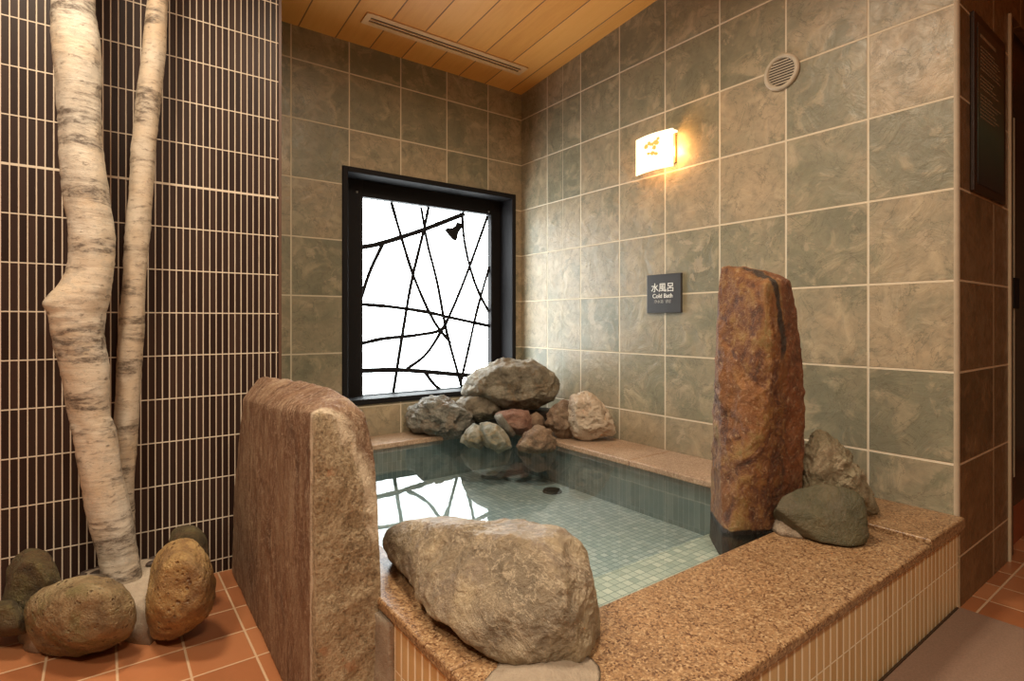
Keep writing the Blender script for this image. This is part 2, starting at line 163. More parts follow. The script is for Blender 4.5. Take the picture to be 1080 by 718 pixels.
# ------------------------------------------------------------------ node helpers
class NT:
    def __init__(s, name):
        s.m = bpy.data.materials.new(name)
        s.m.use_nodes = True
        s.t = s.m.node_tree
        s.b = s.t.nodes['Principled BSDF']
        s.out = s.t.nodes['Material Output']
        s.tc = s.n('ShaderNodeTexCoord').outputs['Object']

    def n(s, typ, **kw):
        nd = s.t.nodes.new(typ)
        for k, v in kw.items(): setattr(nd, k, v)
        return nd

    def l(s, a, b):
        s.t.links.new(a, b)

    def put(s, v, sock):
        if isinstance(v, bpy.types.NodeSocket): s.l(v, sock)
        elif isinstance(v, (tuple, list)):
            sock.default_value = tuple(v) + ((1,) if len(v) == 3 and sock.type == 'RGBA' else ())
        else: sock.default_value = v

    def ma(s, op, a, b=0.0, c=None, clamp=False):
        nd = s.n('ShaderNodeMath', operation=op, use_clamp=clamp)
        s.put(a, nd.inputs[0])
        s.put(b, nd.inputs[1])
        if c is not None: s.put(c, nd.inputs[2])
        return nd.outputs[0]

    def vm(s, op, a, b):
        nd = s.n('ShaderNodeVectorMath', operation=op)
        s.put(a, nd.inputs[0])
        if op == 'SCALE': s.put(b, nd.inputs[3])
        else: s.put(b, nd.inputs[1])
        return nd.outputs[0]

    def sep(s, v):
        nd = s.n('ShaderNodeSeparateXYZ')
        s.l(v, nd.inputs[0])
        return nd.outputs

    def comb(s, x, y, z):
        nd = s.n('ShaderNodeCombineXYZ')
        for i, v in enumerate((x, y, z)): s.put(v, nd.inputs[i])
        return nd.outputs[0]

    def noise(s, vec, scale, detail=4, rough=.55, dist=0):
        nd = s.n('ShaderNodeTexNoise')
        s.put(vec, nd.inputs['Vector'])
        nd.inputs['Scale'].default_value = scale
        nd.inputs['Detail'].default_value = detail
        nd.inputs['Roughness'].default_value = rough
        nd.inputs['Distortion'].default_value = dist
        return nd.outputs['Fac']

    def vor(s, vec, scale, feature='F1'):
        nd = s.n('ShaderNodeTexVoronoi', feature=feature)
        s.put(vec, nd.inputs['Vector'])
        nd.inputs['Scale'].default_value = scale
        return nd.outputs['Distance'], (nd.outputs['Color'] if feature == 'F1' else None)

    def ramp(s, fac, stops, interp='LINEAR'):
        nd = s.n('ShaderNodeValToRGB')
        s.put(fac, nd.inputs[0])
        cr = nd.color_ramp
        cr.interpolation = interp
        while len(cr.elements) < len(stops): cr.elements.new(.5)
        for e, (p, c) in zip(cr.elements, stops):
            e.position = p
            e.color = tuple(c) + (1,) if len(c) == 3 else c
        return nd.outputs[0]

    def mix(s, fac, a, b, mode='MIX'):
        nd = s.n('ShaderNodeMix', data_type='RGBA', blend_type=mode)
        s.put(fac, nd.inputs[0])
        s.put(a, nd.inputs[6])
        s.put(b, nd.inputs[7])
        return nd.outputs[2]

    def rng(s, v, a, b, c=0.0, d=1.0):
        nd = s.n('ShaderNodeMapRange')
        s.put(v, nd.inputs[0])
        for i, x in enumerate((a, b, c, d)): s.put(x, nd.inputs[i + 1])
        return nd.outputs[0]

    def bump(s, h, strength, dist, normal=None):
        nd = s.n('ShaderNodeBump')
        nd.inputs['Strength'].default_value = strength
        nd.inputs['Distance'].default_value = dist
        s.l(h, nd.inputs['Height'])
        if normal: s.l(normal, nd.inputs['Normal'])
        return nd.outputs[0]

    def fin(s, col=None, rough=.5, normal=None, **kw):
        if col is not None: s.put(col, s.b.inputs['Base Color'])
        s.put(rough, s.b.inputs['Roughness'])
        if normal: s.l(normal, s.b.inputs['Normal'])
        for k, v in kw.items(): s.put(v, s.b.inputs[k])
        return s.m


def plain(name, col, rough=.5, metal=0.0, **kw):
    t = NT(name)
    v = t.noise(t.tc, 30, 3)
    c = t.mix(t.rng(v, .3, .7), tuple(x * .92 for x in col), tuple(min(1, x * 1.06) for x in col))
    return t.fin(c, rough, Metallic=metal, **kw)


def grid_nodes(t, ua, va, pu, pv, ou, ov, gu, gv):
    """returns (grout mask 0..1, cell vector, u, v)"""
    xyz = t.sep(t.tc)
    u = t.ma('DIVIDE', t.ma('SUBTRACT', xyz[ua], ou), pu)
    v = t.ma('DIVIDE', t.ma('SUBTRACT', xyz[va], ov), pv)

    def edge(q, p, g):
        fr = t.ma('FRACT', q)
        d = t.ma('MULTIPLY', t.ma('MINIMUM', fr, t.ma('SUBTRACT', 1.0, fr)), p)
        return t.rng(d, g * .5 * .75, g * .5 * 1.25, 1.0, 0.0)
    m = t.ma('MAXIMUM', edge(u, pu, gu), edge(v, pv, gv))
    cell = t.comb(t.ma('FLOOR', u), t.ma('FLOOR', v), 3.7)
    return m, cell, u, v


SLATE = [(.195, .188, .128), (.250, .232, .155), (.305, .262, .176), (.36, .29, .19), (.42, .325, .21)]
BROWN_SLATE = [(.10, .055, .022), (.13, .072, .028), (.16, .088, .036), (.18, .10, .045), (.20, .12, .06)]


def slate_mat(name, ua, ou, extra=None, cols=SLATE, pu=.3):
    t = NT(name)
    m, cell, u, v = grid_nodes(t, ua, 2, pu, .3, ou, .166, .0074, .0074)
    if extra is not None:
        xyz = t.sep(t.tc)
        d = t.ma('ABSOLUTE', t.ma('SUBTRACT', xyz[ua], extra))
        e = t.ma('MULTIPLY', t.rng(d, .001, .0025, .8, 0.0), t.rng(xyz[2], 1.36, 1.37, .25, 1.0))
        m = t.ma('MAXIMUM', m, e)
    wn = t.n('ShaderNodeTexWhiteNoise')
    t.l(cell, wn.inputs['Vector'])
    rnd, rc = wn.outputs['Value'], wn.outputs['Color']
    p = t.vm('ADD', t.tc, t.vm('SCALE', rc, 9.0))
    big = t.noise(p, 5.5, 9, .66, .5)
    fine = t.noise(p, 26, 8, .65, .6)
    str_ = t.noise(p, 9.0, 9, .62, .9)
    f = t.ma('ADD', t.ma('MULTIPLY', rnd, .45), t.ma('MULTIPLY', t.ma('SUBTRACT', big, .27), 1.35))
    c = t.ramp(f, list(zip((.22, .40, .56, .72, .92), cols)))
    c = t.mix(t.rng(fine, .46, .68, 0, .55), c, tuple(x * .62 for x in cols[2]))
    c = t.mix(t.rng(str_, .52, .66, 0, .50), c, tuple(min(1, x * 1.45) for x in cols[3]))
    pa = t.noise(t.vm('ADD', p, (4, 7, 2)), 5.5, 10, .68, .4)
    c = t.mix(t.ma('MULTIPLY', t.rng(pa, .555, .60, 0, .6), t.rng(t.sep(rc)[1], .35, .9)), c, tuple(x * y for x, y in zip(cols[0], (.80, .84, .80))))
    pb = t.noise(t.vm('ADD', p, (9, 1, 5)), 8.0, 10, .70, .5)
    c = t.mix(t.ma('MULTIPLY', t.rng(pb, .58, .61, 0, .55), t.rng(t.sep(rc)[2], .3, .9)), c, tuple(min(1, x * y) for x, y in zip(cols[4], (1.08, 1.12, 1.2))))
    vein = t.ma('ABSOLUTE', t.ma('SUBTRACT', t.noise(p, 6, 8, .62, .9), .5))
    c = t.mix(t.rng(vein, 0.0, .009, .7, 0), c, tuple(x * .5 for x in cols[1]))
    c = t.mix(m, c, (.66, .57, .42) if cols is SLATE else (.52, .38, .24))
    h = t.ma('ADD', t.ma('MULTIPLY', t.ma('SUBTRACT', 1.0, m), 1.0), t.ma('MULTIPLY', str_, 1.6))
    n = t.bump(h, .5, .007)
    r = t.rng(fine, .3, .7, .30, .5)
    return t.fin(c, t.mix(m, r, (.7, .7, .7)), n)


def rock_mat(name, cols, scale=6, patch=None, patch_amt=.5, speck=None, rough=.62, bump=.6, vein=None, seed=0, pit=None, bump_d=.02):
    t = NT(name)
    p = t.vm('ADD', t.tc, (seed * 3.1, seed * 1.7, seed * .9))
    a = t.noise(p, scale, 8, .62, .8)
    b = t.noise(p, scale * 4.5, 8, .7, .5)
    c2 = t.noise(p, scale * 18, 4, .7)
    f = t.ma('ADD', t.ma('MULTIPLY', a, .75), t.ma('MULTIPLY', b, .35))
    n = len(cols)
    c = t.ramp(f, [(.36 + .34 * i / (n - 1), cols[i]) for i in range(n)])
    if patch:
        q = t.noise(p, scale * .7, 6, .6, 1.8)
        c = t.mix(t.rng(q, .52, .60, 0, patch_amt), c, patch)
    if vein:
        v = t.ma('ABSOLUTE', t.ma('SUBTRACT', t.noise(p, scale * .8, 7, .65, 2.0), .5))
        c = t.mix(t.rng(v, 0.0, .014, .7, 0), c, vein)
    if speck:
        c = t.mix(t.rng(c2, .56, .68, 0, .75), c, speck)
    h = t.ma('ADD', t.ma('MULTIPLY', a, 1.0), t.ma('ADD', t.ma('MULTIPLY', b, .9), t.ma('MULTIPLY', c2, .40)))
    if pit:
        d, _ = t.vor(p, pit[0])
        pm = t.rng(d, .12, .34, 1, 0)
        pm = t.ma('MULTIPLY', pm, t.rng(t.noise(p, pit[0] * .35, 3), .45, .6))
        c = t.mix(t.ma('MULTIPLY', pm, .75), c, pit[1])
        h = t.ma('SUBTRACT', h, t.ma('MULTIPLY', pm, .7))
    nn = t.bump(h, bump, bump_d)
    return t.fin(c, rough, nn)


# ------------------------------------------------------------------ materials
M_slate_right = slate_mat('slate_tile_right', 1, -.2665, extra=-.412)
M_slate_back = slate_mat('slate_tile_back', 0, -.265)
M_slate_front = slate_mat('slate_tile_front', 0, .010, cols=BROWN_SLATE, pu=.388)


def terracotta():
    t = NT('terracotta_tile')
    m, cell, u, v = grid_nodes(t, 0, 1, .1563, .1605, -.011, -.767, .006, .006)
    wn = t.n('ShaderNodeTexWhiteNoise')
    t.l(cell, wn.inputs['Vector'])
    a = t.noise(t.tc, 9, 5, .6)
    f = t.ma('ADD', t.ma('MULTIPLY', wn.outputs['Value'], .6), t.ma('MULTIPLY', a, .4))
    c = t.ramp(f, [(.15, (.31, .112, .045)), (.5, (.39, .15, .062)), (.85, (.47, .195, .085))])
    c = t.mix(m, c, (.62, .42, .26))
    n = t.bump(t.ma('SUBTRACT', 1.0, m), .4, .003)
    return t.fin(c, .36, n)


M_floor = terracotta()


def ceiling_wood():
    t = NT('ceiling_planks')
    xyz = t.sep(t.tc)
    u = t.ma('DIVIDE', t.ma('ADD', xyz[0], .10), .19)
    fr = t.ma('FRACT', u)
    d = t.ma('MINIMUM', fr, t.ma('SUBTRACT', 1.0, fr))
    m = t.rng(d, .010, .022, 1, 0)
    wn = t.n('ShaderNodeTexWhiteNoise')
    t.l(t.comb(t.ma('FLOOR', u), 1, 1), wn.inputs['Vector'])
    p = t.vm('ADD', t.vm('MULTIPLY', t.tc, (14, .9, 14)), t.vm('SCALE', wn.outputs['Color'], 20))
    g = t.noise(p, 3.2, 6, .6, .5)
    f = t.ma('ADD', t.ma('MULTIPLY', wn.outputs['Value'], .4), t.ma('MULTIPLY', g, .6))
    c = t.ramp(f, [(.2, (.72, .31, .060)), (.5, (.82, .385, .085)), (.8, (.88, .44, .115))])
    c = t.mix(m, c, (.26, .10, .025))
    n = t.bump(t.ma('SUBTRACT', 1.0, m), .5, .006)
    return t.fin(c, .45, n)


M_ceil = ceiling_wood()


def mosaic_dark():
    t = NT('dark_strip_mosaic')
    xyz = t.sep(t.tc)
    u = t.ma('DIVIDE', t.ma('ADD', xyz[0], 2.462), .02113)
    v = t.ma('DIVIDE', t.ma('SUBTRACT', xyz[2], 1.42), .1525)

    def edge(q, p, g0, g1):
        fr = t.ma('FRACT', q)
        d = t.ma('MULTIPLY', t.ma('MINIMUM', fr, t.ma('SUBTRACT', 1.0, fr)), p)
        return t.rng(d, g0, g1, 1.0, 0.0)
    mu = edge(u, .02113, .0012, .0021)
    mv = edge(v, .1525, .0015, .0025)
    thick = t.rng(t.ma('ABSOLUTE', t.ma('SUBTRACT', xyz[2], 1.42)), .0035, .0045, 1, 0)
    m = t.ma('MAXIMUM', t.ma('MAXIMUM', mu, mv), thick)
    wn = t.n('ShaderNodeTexWhiteNoise')
    t.l(t.comb(t.ma('FLOOR', u), t.ma('FLOOR', v), 1), wn.inputs['Vector'])
    c = t.ramp(wn.outputs['Value'], [(0, (.022, .011, .008)), (.5, (.030, .017, .013)), (1, (.042, .023, .017))])
    # each tile turns redder towards its long edges
    fr = t.ma('FRACT', u)
    c = t.mix(t.rng(t.ma('ABSOLUTE', t.ma('SUBTRACT', fr, .5)), .32, .44, 0, .5), c, (.075, .028, .013))
    c = t.mix(m, c, (.62, .53, .42))
    n = t.bump(t.ma('ADD', m, 0.0), .5, .002)
    return t.fin(c, t.mix(m, (.42, .42, .42), (.7, .7, .7)), n, **{'Specular IOR Level': .15})


M_lattice = mosaic_dark()


def strip_tile(name, ua, pu, pv, ov, cols, grout, gw=.0035, rough=.35, ou=0, bumpd=.003):
    t = NT(name)
    m, cell, u, v = grid_nodes(t, ua, 2 if ua < 2 else 0, pu, pv, ou, ov, gw, gw * .45)
    wn = t.n('ShaderNodeTexWhiteNoise')
    t.l(cell, wn.inputs['Vector'])
    a = t.noise(t.vm('MULTIPLY', t.tc, (1, 1, .3)), 30, 4)
    f = t.ma('ADD', t.ma('MULTIPLY', wn.outputs['Value'], .65), t.ma('MULTIPLY', a, .35))
    c = t.ramp(f, [(.1 + .8 * i / (len(cols) - 1), cols[i]) for i in range(len(cols))])
    c = t.mix(m, c, grout)
    n = t.bump(t.ma('SUBTRACT', 1.0, m), .5, bumpd)
    return t.fin(c, rough, n)


CREAM = [(.52, .32, .13), (.60, .39, .175), (.66, .46, .23)]
M_cream_front = strip_tile('cream_strip_tile_front', 0, .0330, .142, .004, CREAM, (.95, .84, .62), .0075)
M_cream_side = strip_tile('cream_strip_tile_side', 1, .0330, .142, .004, CREAM, (.95, .84, .62), .0075)
TEAL = [(.145, .19, .195), (.185, .235, .24), (.235, .285, .285)]
M_teal_x = strip_tile('teal_strip_tile_x', 0, .026, .11, -.02, TEAL, (.30, .35, .34), .0024)
M_teal_y = strip_tile('teal_strip_tile_y', 1, .026, .11, -.02, TEAL, (.30, .35, .34), .0024)


def teal_mosaic(name, cols, grout):
    t = NT(name)
    m, cell, u, v = grid_nodes(t, 0, 1, .027, .027, 0, 0, .003, .003)
    wn = t.n('ShaderNodeTexWhiteNoise')
    t.l(cell, wn.inputs['Vector'])
    c = t.ramp(wn.outputs['Value'], cols)
    c = t.mix(m, c, grout)
    return t.fin(c, .4, t.bump(t.ma('SUBTRACT', 1.0, m), .4, .002))


M_pool_floor = teal_mosaic('pool_floor_mosaic', [(0, (.34, .41, .42)), (.5, (.43, .50, .51)), (1, (.56, .61, .61))], (.20, .26, .27))
M_pool_step = teal_mosaic('pool_step_mosaic', [(0, (.36, .40, .36)), (.5, (.45, .48, .43)), (1, (.60, .60, .53))], (.27, .31, .28))


def granite(name, base, dark, light, rough=.38):
    t = NT(name)
    d, colr = t.vor(t.tc, 260)
    sp = t.sep(colr)
    a = t.noise(t.tc, 120, 5, .7)
    b = t.noise(t.tc, 6, 4, .6)
    c = t.mix(t.rng(b, .35, .65), base, tuple(x * .80 for x in base))
    c = t.mix(t.rng(a, .52, .60, 0, .75), c, light)
    c = t.mix(t.rng(t.noise(t.tc, 115, 4, .6), .53, .58, 0, .55), c, dark)
    c = t.mix(t.ma('MULTIPLY', t.rng(sp[0], .66, .72), t.rng(t.noise(t.tc, 45, 4), .36, .56)), c, dark)
    n = t.bump(a, .25, .002)
    return t.fin(c, rough, n)


M_granite = granite('pink_granite', (.32, .187, .09), (.105, .048, .022), (.50, .35, .195))
M_granite_pale = granite('pale_granite', (.44, .31, .21), (.26, .16, .10), (.58, .44, .32))
M_black = plain('black_aluminium', (.010, .009, .010), .65, **{'Specular IOR Level': .2})
M_black_matt = plain('black_paint', (.01, .009, .009), .6)


def emit(name, col, strength):
    t = NT(name)
    t.b.inputs['Emission Color'].default_value = (*col, 1)
    t.b.inputs['Emission Strength'].default_value = strength
    return t.fin((.8, .8, .8), .3)


M_pane = emit('frosted_pane', (.90, .98, 1.0), 9.0)
M_mortar = rock_mat('mortar', [(.26, .20, .14), (.34, .27, .20), (.42, .34, .25)], 14, bump=.6, rough=.8)
M_trim = plain('tile_trim', (.46, .39, .29), .45)
M_wood_vent = plain('beech_vent', (.80, .50, .24), .5)
M_dark_gap = plain('vent_gap', (.05, .025, .01), .7)
M_plaster = plain('plaster', (.34, .25, .16), .7)

# ------------------------------------------------------------------ the room
K = .095
def cz(y): return 2.435 - K * y


bm = bmesh.new()
prism(bm, [(-.0, cz(0)), (.25, cz(.25)), (.25, 3.3), (-6.0, 3.3), (-6.0, cz(-6.0))], 0, -4.6, .05)
tag(link('ceiling', bm, M_ceil), kind='structure')
bm = bmesh.new()
prism(bm, [(-2.328, cz(-2.3)), (-2.328, 3.3), (-6.0, 3.3), (-6.0, cz(-6.0))], 0, .05, 3.2)
tag(link('ceiling', bm, M_ceil), kind='structure')
tag(boxobj('floor', (-4.6, 3.2, -6.0, .25, -.1, 0), M_floor), kind='structure')
tag(boxobj('wall_right', (0, .046, -2.317, .25, 0, 2.9), M_slate_right), kind='structure')
# tiled return facing the entrance, with the doorway to its right
bm = bmesh.new()
box(bm, .0135, .61, -2.33, -2.3175, 0, 3.0)
box(bm, .0465, .61, -2.3175, -2.10, 0, 3.0)
tag(link('wall_entrance', bm, M_slate_front), kind='structure')
tag(boxobj('wall_entrance', (.61, 3.2, -2.33, -2.10, 2.14, 3.0), M_slate_front), kind='structure')
tag(boxobj('wall_entrance', (1.5, 3.2, -2.33, -2.10, 0, 2.14), M_slate_front), kind='structure')
# rounded corner trim
bm = bmesh.new()
pts = [(0.0, -2.317), (.013, -2.317), (.013, -2.33)]
for k in range(1, 8):
    a = RAD(270 - 90 * k / 8)
    pts.append((.013 + .013 * math.cos(a), -2.317 + .013 * math.sin(a)))
prism(bm, pts, 2, .263, 2.9)
tag(link('trim_1', bm, M_trim), kind='structure')

WX0, WX1, WZ0, WZ1 = -1.205, -.052, .478, 1.765      # window opening in the back wall
bm = bmesh.new()
box(bm, -1.668, WX0, 0, .25, 0, 2.5)
box(bm, WX1, 0.0, 0, .25, 0, 2.5)
box(bm, WX0, WX1, 0, .25, 0, WZ0)
box(bm, WX0, WX1, 0, .25, WZ1, 2.5)
tag(link('wall_back', bm, M_slate_back), kind='structure')
tag(boxobj('wall_mosaic', (-4.6, -1.668, -.605, .25, 0, 3.2), M_lattice), kind='structure')
tag(boxobj('wall_left', (-4.7, -4.6, -6.0, -.605, 0, 3.2), M_plaster), kind='structure')
tag(boxobj('wall_behind', (-4.6, 3.2, -6.1, -6.0, 0, 3.2), M_plaster), kind='structure')
tag(boxobj('wall_far_right', (3.2, 3.3, -6.1, -2.1, 0, 3.2), M_plaster), kind='structure')
tag(boxobj('trim_2', (-1.672, -1.662, -.611, -.60, 0, 2.50), plain('corner_bead', (.10, .05, .03), .5)), kind='structure')

# ------------------------------------------------------------------ window
win = empty('window_1')
tag(win, kind='structure')
bm = bmesh.new()
fr = .03
for b in ((WX0, WX0 + fr, -.012, .20, WZ0, WZ1), (WX1 - fr, WX1, -.012, .20, WZ0, WZ1),
          (WX0 + fr, WX1 - fr, -.012, .20, WZ1 - fr, WZ1), (WX0 + fr, WX1 - fr, -.012, .20, WZ0, WZ0 + fr)):
    box(bm, *b)
link('window_frame', bm, M_black, win, bevel=.003)
GX0, GX1, GZ0, GZ1 = -1.040, -.155, .512, 1.643
bm = bmesh.new()
box(bm, WX0 + fr, GX0, .125, .17, WZ0 + fr, WZ1 - fr)
box(bm, GX1, WX1 - fr, .125, .17, WZ0 + fr, WZ1 - fr)
box(bm, GX0, GX1, .125, .17, GZ1, WZ1 - fr)
box(bm, GX0, GX1, .125, .17, WZ0 + fr, GZ0)
link('sash', bm, M_black, win, bevel=.003)
boxobj('pane', (GX0 - .01, GX1 + .01, .172, .178, GZ0 - .01, GZ1 + .01), M_pane, win)
boxobj('window_back', (WX0, WX1, .20, .25, WZ0, WZ1), M_black_matt, win)
M_brass = plain('dull_metal', (.30, .24, .16), .35, .8)
for z0, z1 in ((.96, 1.04), (1.26, 1.31)):
    boxobj('hinge', (WX0 + fr, WX0 + fr + .012, .03, .045, z0, z1), M_brass, win, bevel=.002)
for sx, sz in ((GX0 - .035, 1.665), (GX0 - .035, .50), (GX1 - .02, 1.66)):
    bm = bmesh.new()
    bmesh.ops.create_cone(bm, cap_ends=True, segments=16, radius1=.007, radius2=.005, depth=.006,
                          matrix=Matrix.Translation((sx, .122, sz)) @ Matrix.Rotation(RAD(90), 4, 'X'))
    link('screw', bm, plain('screw_metal', (.6, .55, .5), .3, 1.0), win, smooth=True)
# forged branch tracery in front of the pane
for bi, br in enumerate(BRANCHES):
    path = catmull([(x, 0, z) for x, z in br], 6)
    w = .0145 if bi in (3, 10) else .0108
    bm = bmesh.new()
    rings = []
    for i, p in enumerate(path):
        a = path[max(0, i - 1)]
        b = path[min(len(path) - 1, i + 1)]
        t = (b - a).normalized()
        nrm = Vector((-t.z, 0, t.x))
        ww = w * (1 + .22 * noise.noise(Vector((i * .35, bi * 3.3, 0))))
        yy = .150 + .0015 * (bi % 4)
        rings.append([bm.verts.new(p + nrm * ww * s + Vector((0, yy + d, 0))) for s, d in ((-1, -.002), (-.6, -.006), (.6, -.006), (1, -.002), (.6, .004), (-.6, .004))])
    for r0, r1 in zip(rings, rings[1:]):
        for k in range(6):
            bm.faces.new((r0[k], r0[(k + 1) % 6], r1[(k + 1) % 6], r1[k]))
    bm.faces.new(rings[0][::-1])
    bm.faces.new(rings[-1])
    link('branch_bar', bm, M_black, win)
bm = bmesh.new()
prism(bm, [tuple(p) for p in BELL], 1, .138, .150)
link('bell_ornament', bm, M_black, win)

# ------------------------------------------------------------------ ceiling vent (long linear diffuser)
vent = empty('linear_ceiling_vent')
tag(vent, 'long narrow wooden air diffuser with dark slots set in the plank ceiling', 'air vent')
def slope_box(x0, x1, y0, y1, dz0, dz1, bm):
    v = box(bm, x0, x1, y0, y1, 0, 1)
    for i, q in enumerate(v):
        q.co.z = cz(q.co.y) + (dz0 if i < 4 else dz1)
bm = bmesh.new()
for y0, y1 in ((-.294, -.266), (-.251, -.243), (-.228, -.200)):
    slope_box(-1.160, -.190, y0, y1, -.007, .001, bm)
for x0, x1 in ((-1.180, -1.150), (-.200, -.170)):
    slope_box(x0, x1, -.292, -.200, -.0075, .001, bm)
link('vent_frame', bm, M_wood_vent, vent)
bm = bmesh.new()
slope_box(-1.155, -.195, -.285, -.207, -.002, .0008, bm)
link('vent_slot', bm, M_dark_gap, vent)

# ------------------------------------------------------------------ round wall vent
rv = empty('round_wall_vent')
tag(rv, 'small round beige louvred vent high on the slate tiled wall', 'air vent')
VC = Vector((0, -1.751, 1.949))
M_beige = plain('beige_plastic', (.46, .40, .30), .45)
bm = bmesh.new()
prof = [(.072, 0), (.074, -.006), (.070, -.013), (.060, -.015), (.055, -.010), (.054, -.003), (.052, 0)]
N = 48
rows = []
for k in range(N):
    a = 2 * math.pi * k / N
    rows.append([bm.verts.new(VC + Vector((h, r * math.cos(a), r * math.sin(a)))) for r, h in prof])
for k in range(N):
    A, B = rows[k], rows[(k + 1) % N]
    for i in range(len(prof) - 1):
        bm.faces.new((A[i], A[i + 1], B[i + 1], B[i]))
link('vent_ring', bm, M_beige, rv, smooth=True)
bm = bmesh.new()
bmesh.ops.create_cone(bm, cap_ends=True, segments=40, radius1=.054, radius2=.054, depth=.002,
                      matrix=Matrix.Translation(VC + Vector((-.0015, 0, 0))) @ Matrix.Rotation(RAD(90), 4, 'Y'))
link('vent_backing', bm, plain('vent_shadow', (.05, .035, .02), .7), rv)
for k in range(9):
    z = -.044 + k * .011
    hw = math.sqrt(max(.0001, .0545 ** 2 - z * z))
    bm = bmesh.new()
    v = box(bm, -.010, -.004, -hw, hw, -.0028, .0028)
    for q in v:
        q.co.z += (q.co.x + .007) * .5 + z
        q.co += VC
    link('louvre', bm, M_beige, rv)

# ------------------------------------------------------------------ sconce
sc = empty('wall_sconce')
tag(sc, 'lit square frosted glass wall lamp glowing on the slate tiled wall', 'wall lamp')
boxobj('back_plate', (-.012, 0, -1.235, -1.085, 1.70, 1.84), plain('brass_plate', (.45, .30, .14), .35, .7), sc, bevel=.002)
t = NT('lamp_glass')
nz = t.noise(t.tc, 16, 3, .6, .6)
ec = t.ramp(nz, [(.3, (1.0, .80, .48)), (.7, (1.0, .90, .66))])
t.l(ec, t.b.inputs['Emission Color'])
t.b.inputs['Emission Strength'].default_value = 1.25
M_lampglass = t.fin((.9, .8, .6), .3)
bm = bmesh.new()
# curved glass sheet standing off the wall with a folded top edge
prev = None
n = 10
cols = []
for i in range(n + 1):
    s = i / n
    y = -1.035 - .225 * s
    x = -.060 - .018 * math.sin(math.pi * s)
    cols.append([bm.verts.new((x - .003, y, 1.668)), bm.verts.new((x - .003, y, 1.848)), bm.verts.new((x + .003, y, 1.848)), bm.verts.new((x + .003, y, 1.668))])
for A, B in zip(cols, cols[1:]):
    for k in range(4):
        bm.faces.new((A[k], A[(k + 1) % 4], B[(k + 1) % 4], B[k]))
bm.faces.new(cols[0])
bm.faces.new(cols[-1][::-1])
SHADE = link('glass_shade', bm, M_lampglass, sc)
boxobj('glass_top', (-.062, -.012, -1.25, -1.07, 1.842, 1.850), M_lampglass, sc)
M_leaf = plain('amber_mark', (.45, .22, .05), .4)
t = NT('amber_leaf')
t.b.inputs['Emission Color'].default_value = (.75, .42, .10, 1)
t.b.inputs['Emission Strength'].default_value = .9
M_leaf = t.fin((.5, .25, .06), .4)
random.seed(4)
for (ly, lz, r) in ((-1.115, 1.795, .012), (-1.135, 1.805, .010), (-1.15, 1.795, .009), (-1.175, 1.80, .014), (-1.165, 1.775, .010), (-1.13, 1.755, .008), (-1.155, 1.752, .011), (-1.175, 1.745, .010), (-1.185, 1.815, .007)):
    bm = bmesh.new()
    xx = -.060 - .018 * math.sin(math.pi * (-1.035 - ly) / .225)
    pts = []
    for k in range(9):
        a = 2 * math.pi * k / 9
        rr = r * random.uniform(.8, 1.6)
        pts.append((ly + rr * math.cos(a), lz + rr * .8 * math.sin(a)))
    prism(bm, pts, 0, xx - .005, xx - .003)
    link('leaf_inlay', bm, M_leaf, SHADE)
pl = bpy.data.lights.new('sconce_bulb', 'POINT')
pl.energy = 2.6
pl.color = (1.0, .47, .15)
pl.shadow_soft_size = .02
po = bpy.data.objects.new('sconce_bulb', pl)
COL.objects.link(po)
po.location = (-.040, -1.215, 1.765)
po.parent = sc

# ------------------------------------------------------------------ bath sign
sg = empty('bath_sign')
tag(sg, 'small dark grey square sign reading Cold Bath on the slate tiled wall', 'sign')
boxobj('sign_plate', (-.014, 0, -1.269, -1.064, .975, 1.166), plain('sign_grey', (.055, .055, .058), .35), sg, bevel=.002)
M_white = plain('white_print', (.80, .80, .76), .5)


def text(body, size, loc, parent, mat, name='lettering', rot=(RAD(90), 0, RAD(-90)), sx=1.0, bold=0.0, depth=.0006):
    cu = bpy.data.curves.new(name, 'FONT')
    cu.body = body
    cu.size = size
    cu.extrude = depth
    cu.offset = bold
    cu.align_x = 'CENTER'
    cu.align_y = 'CENTER'
    o = bpy.data.objects.new(name, cu)
    COL.objects.link(o)
    dg = bpy.context.evaluated_depsgraph_get()
    me = bpy.data.meshes.new_from_object(o.evaluated_get(dg))
    bpy.data.objects.remove(o)
    bpy.data.curves.remove(cu)
    o = bpy.data.objects.new(name, me)
    COL.objects.link(o)
    me.materials.clear()
    me.materials.append(mat)
    o.location = loc
    o.rotation_euler = rot
    o.scale = (sx, 1, 1)
    o.parent = parent
    return o


text('\u6c34\u98a8\u5442', .047, (-.0148, -1.162, 1.097), sg, M_white, bold=.0003)
text('Cold Bath', .030, (-.0148, -1.162, 1.058), sg, M_white, bold=.0003)
text('\u51b7\u6c34\u6d74  \ub0c9\ud0d5', .019, (-.0148, -1.162, 1.030), sg, plain('grey_print', (.45, .45, .43), .5))

# ------------------------------------------------------------------ dark notice board on the entrance wall
nb = empty('notice_board')
tag(nb, 'tall dark framed notice board with faint lines hung on the brown tiled pillar', 'notice board')
boxobj('board', (.115, .500, -2.343, -2.3305, 1.372, 1.975), plain('board_brown', (.030, .016, .009), .4), nb, bevel=.003)
t = NT('board_print')
g_ = t.sep(t.tc)
c_ = t.ramp(t.rng(g_[2], 1.39, 1.96), [(0, (.02, .016, .018)), (.35, (.05, .085, .06)), (.6, (.075, .062, .032)), (1, (.05, .03, .018))])
M_board = t.fin(c_, .35)
boxobj('printed_sheet', (.150, .468, -2.3442, -2.3425, 1.40, 1.945), M_board, nb)
bm = bmesh.new()
random.seed(8)
M_faint = plain('faint_print', (.24, .17, .10), .5)
box(bm, .175, .36, -2.3448, -2.3440, 1.902, 1.914)
link('heading', bm, M_faint, nb)
bm = bmesh.new()
zz = 1.87
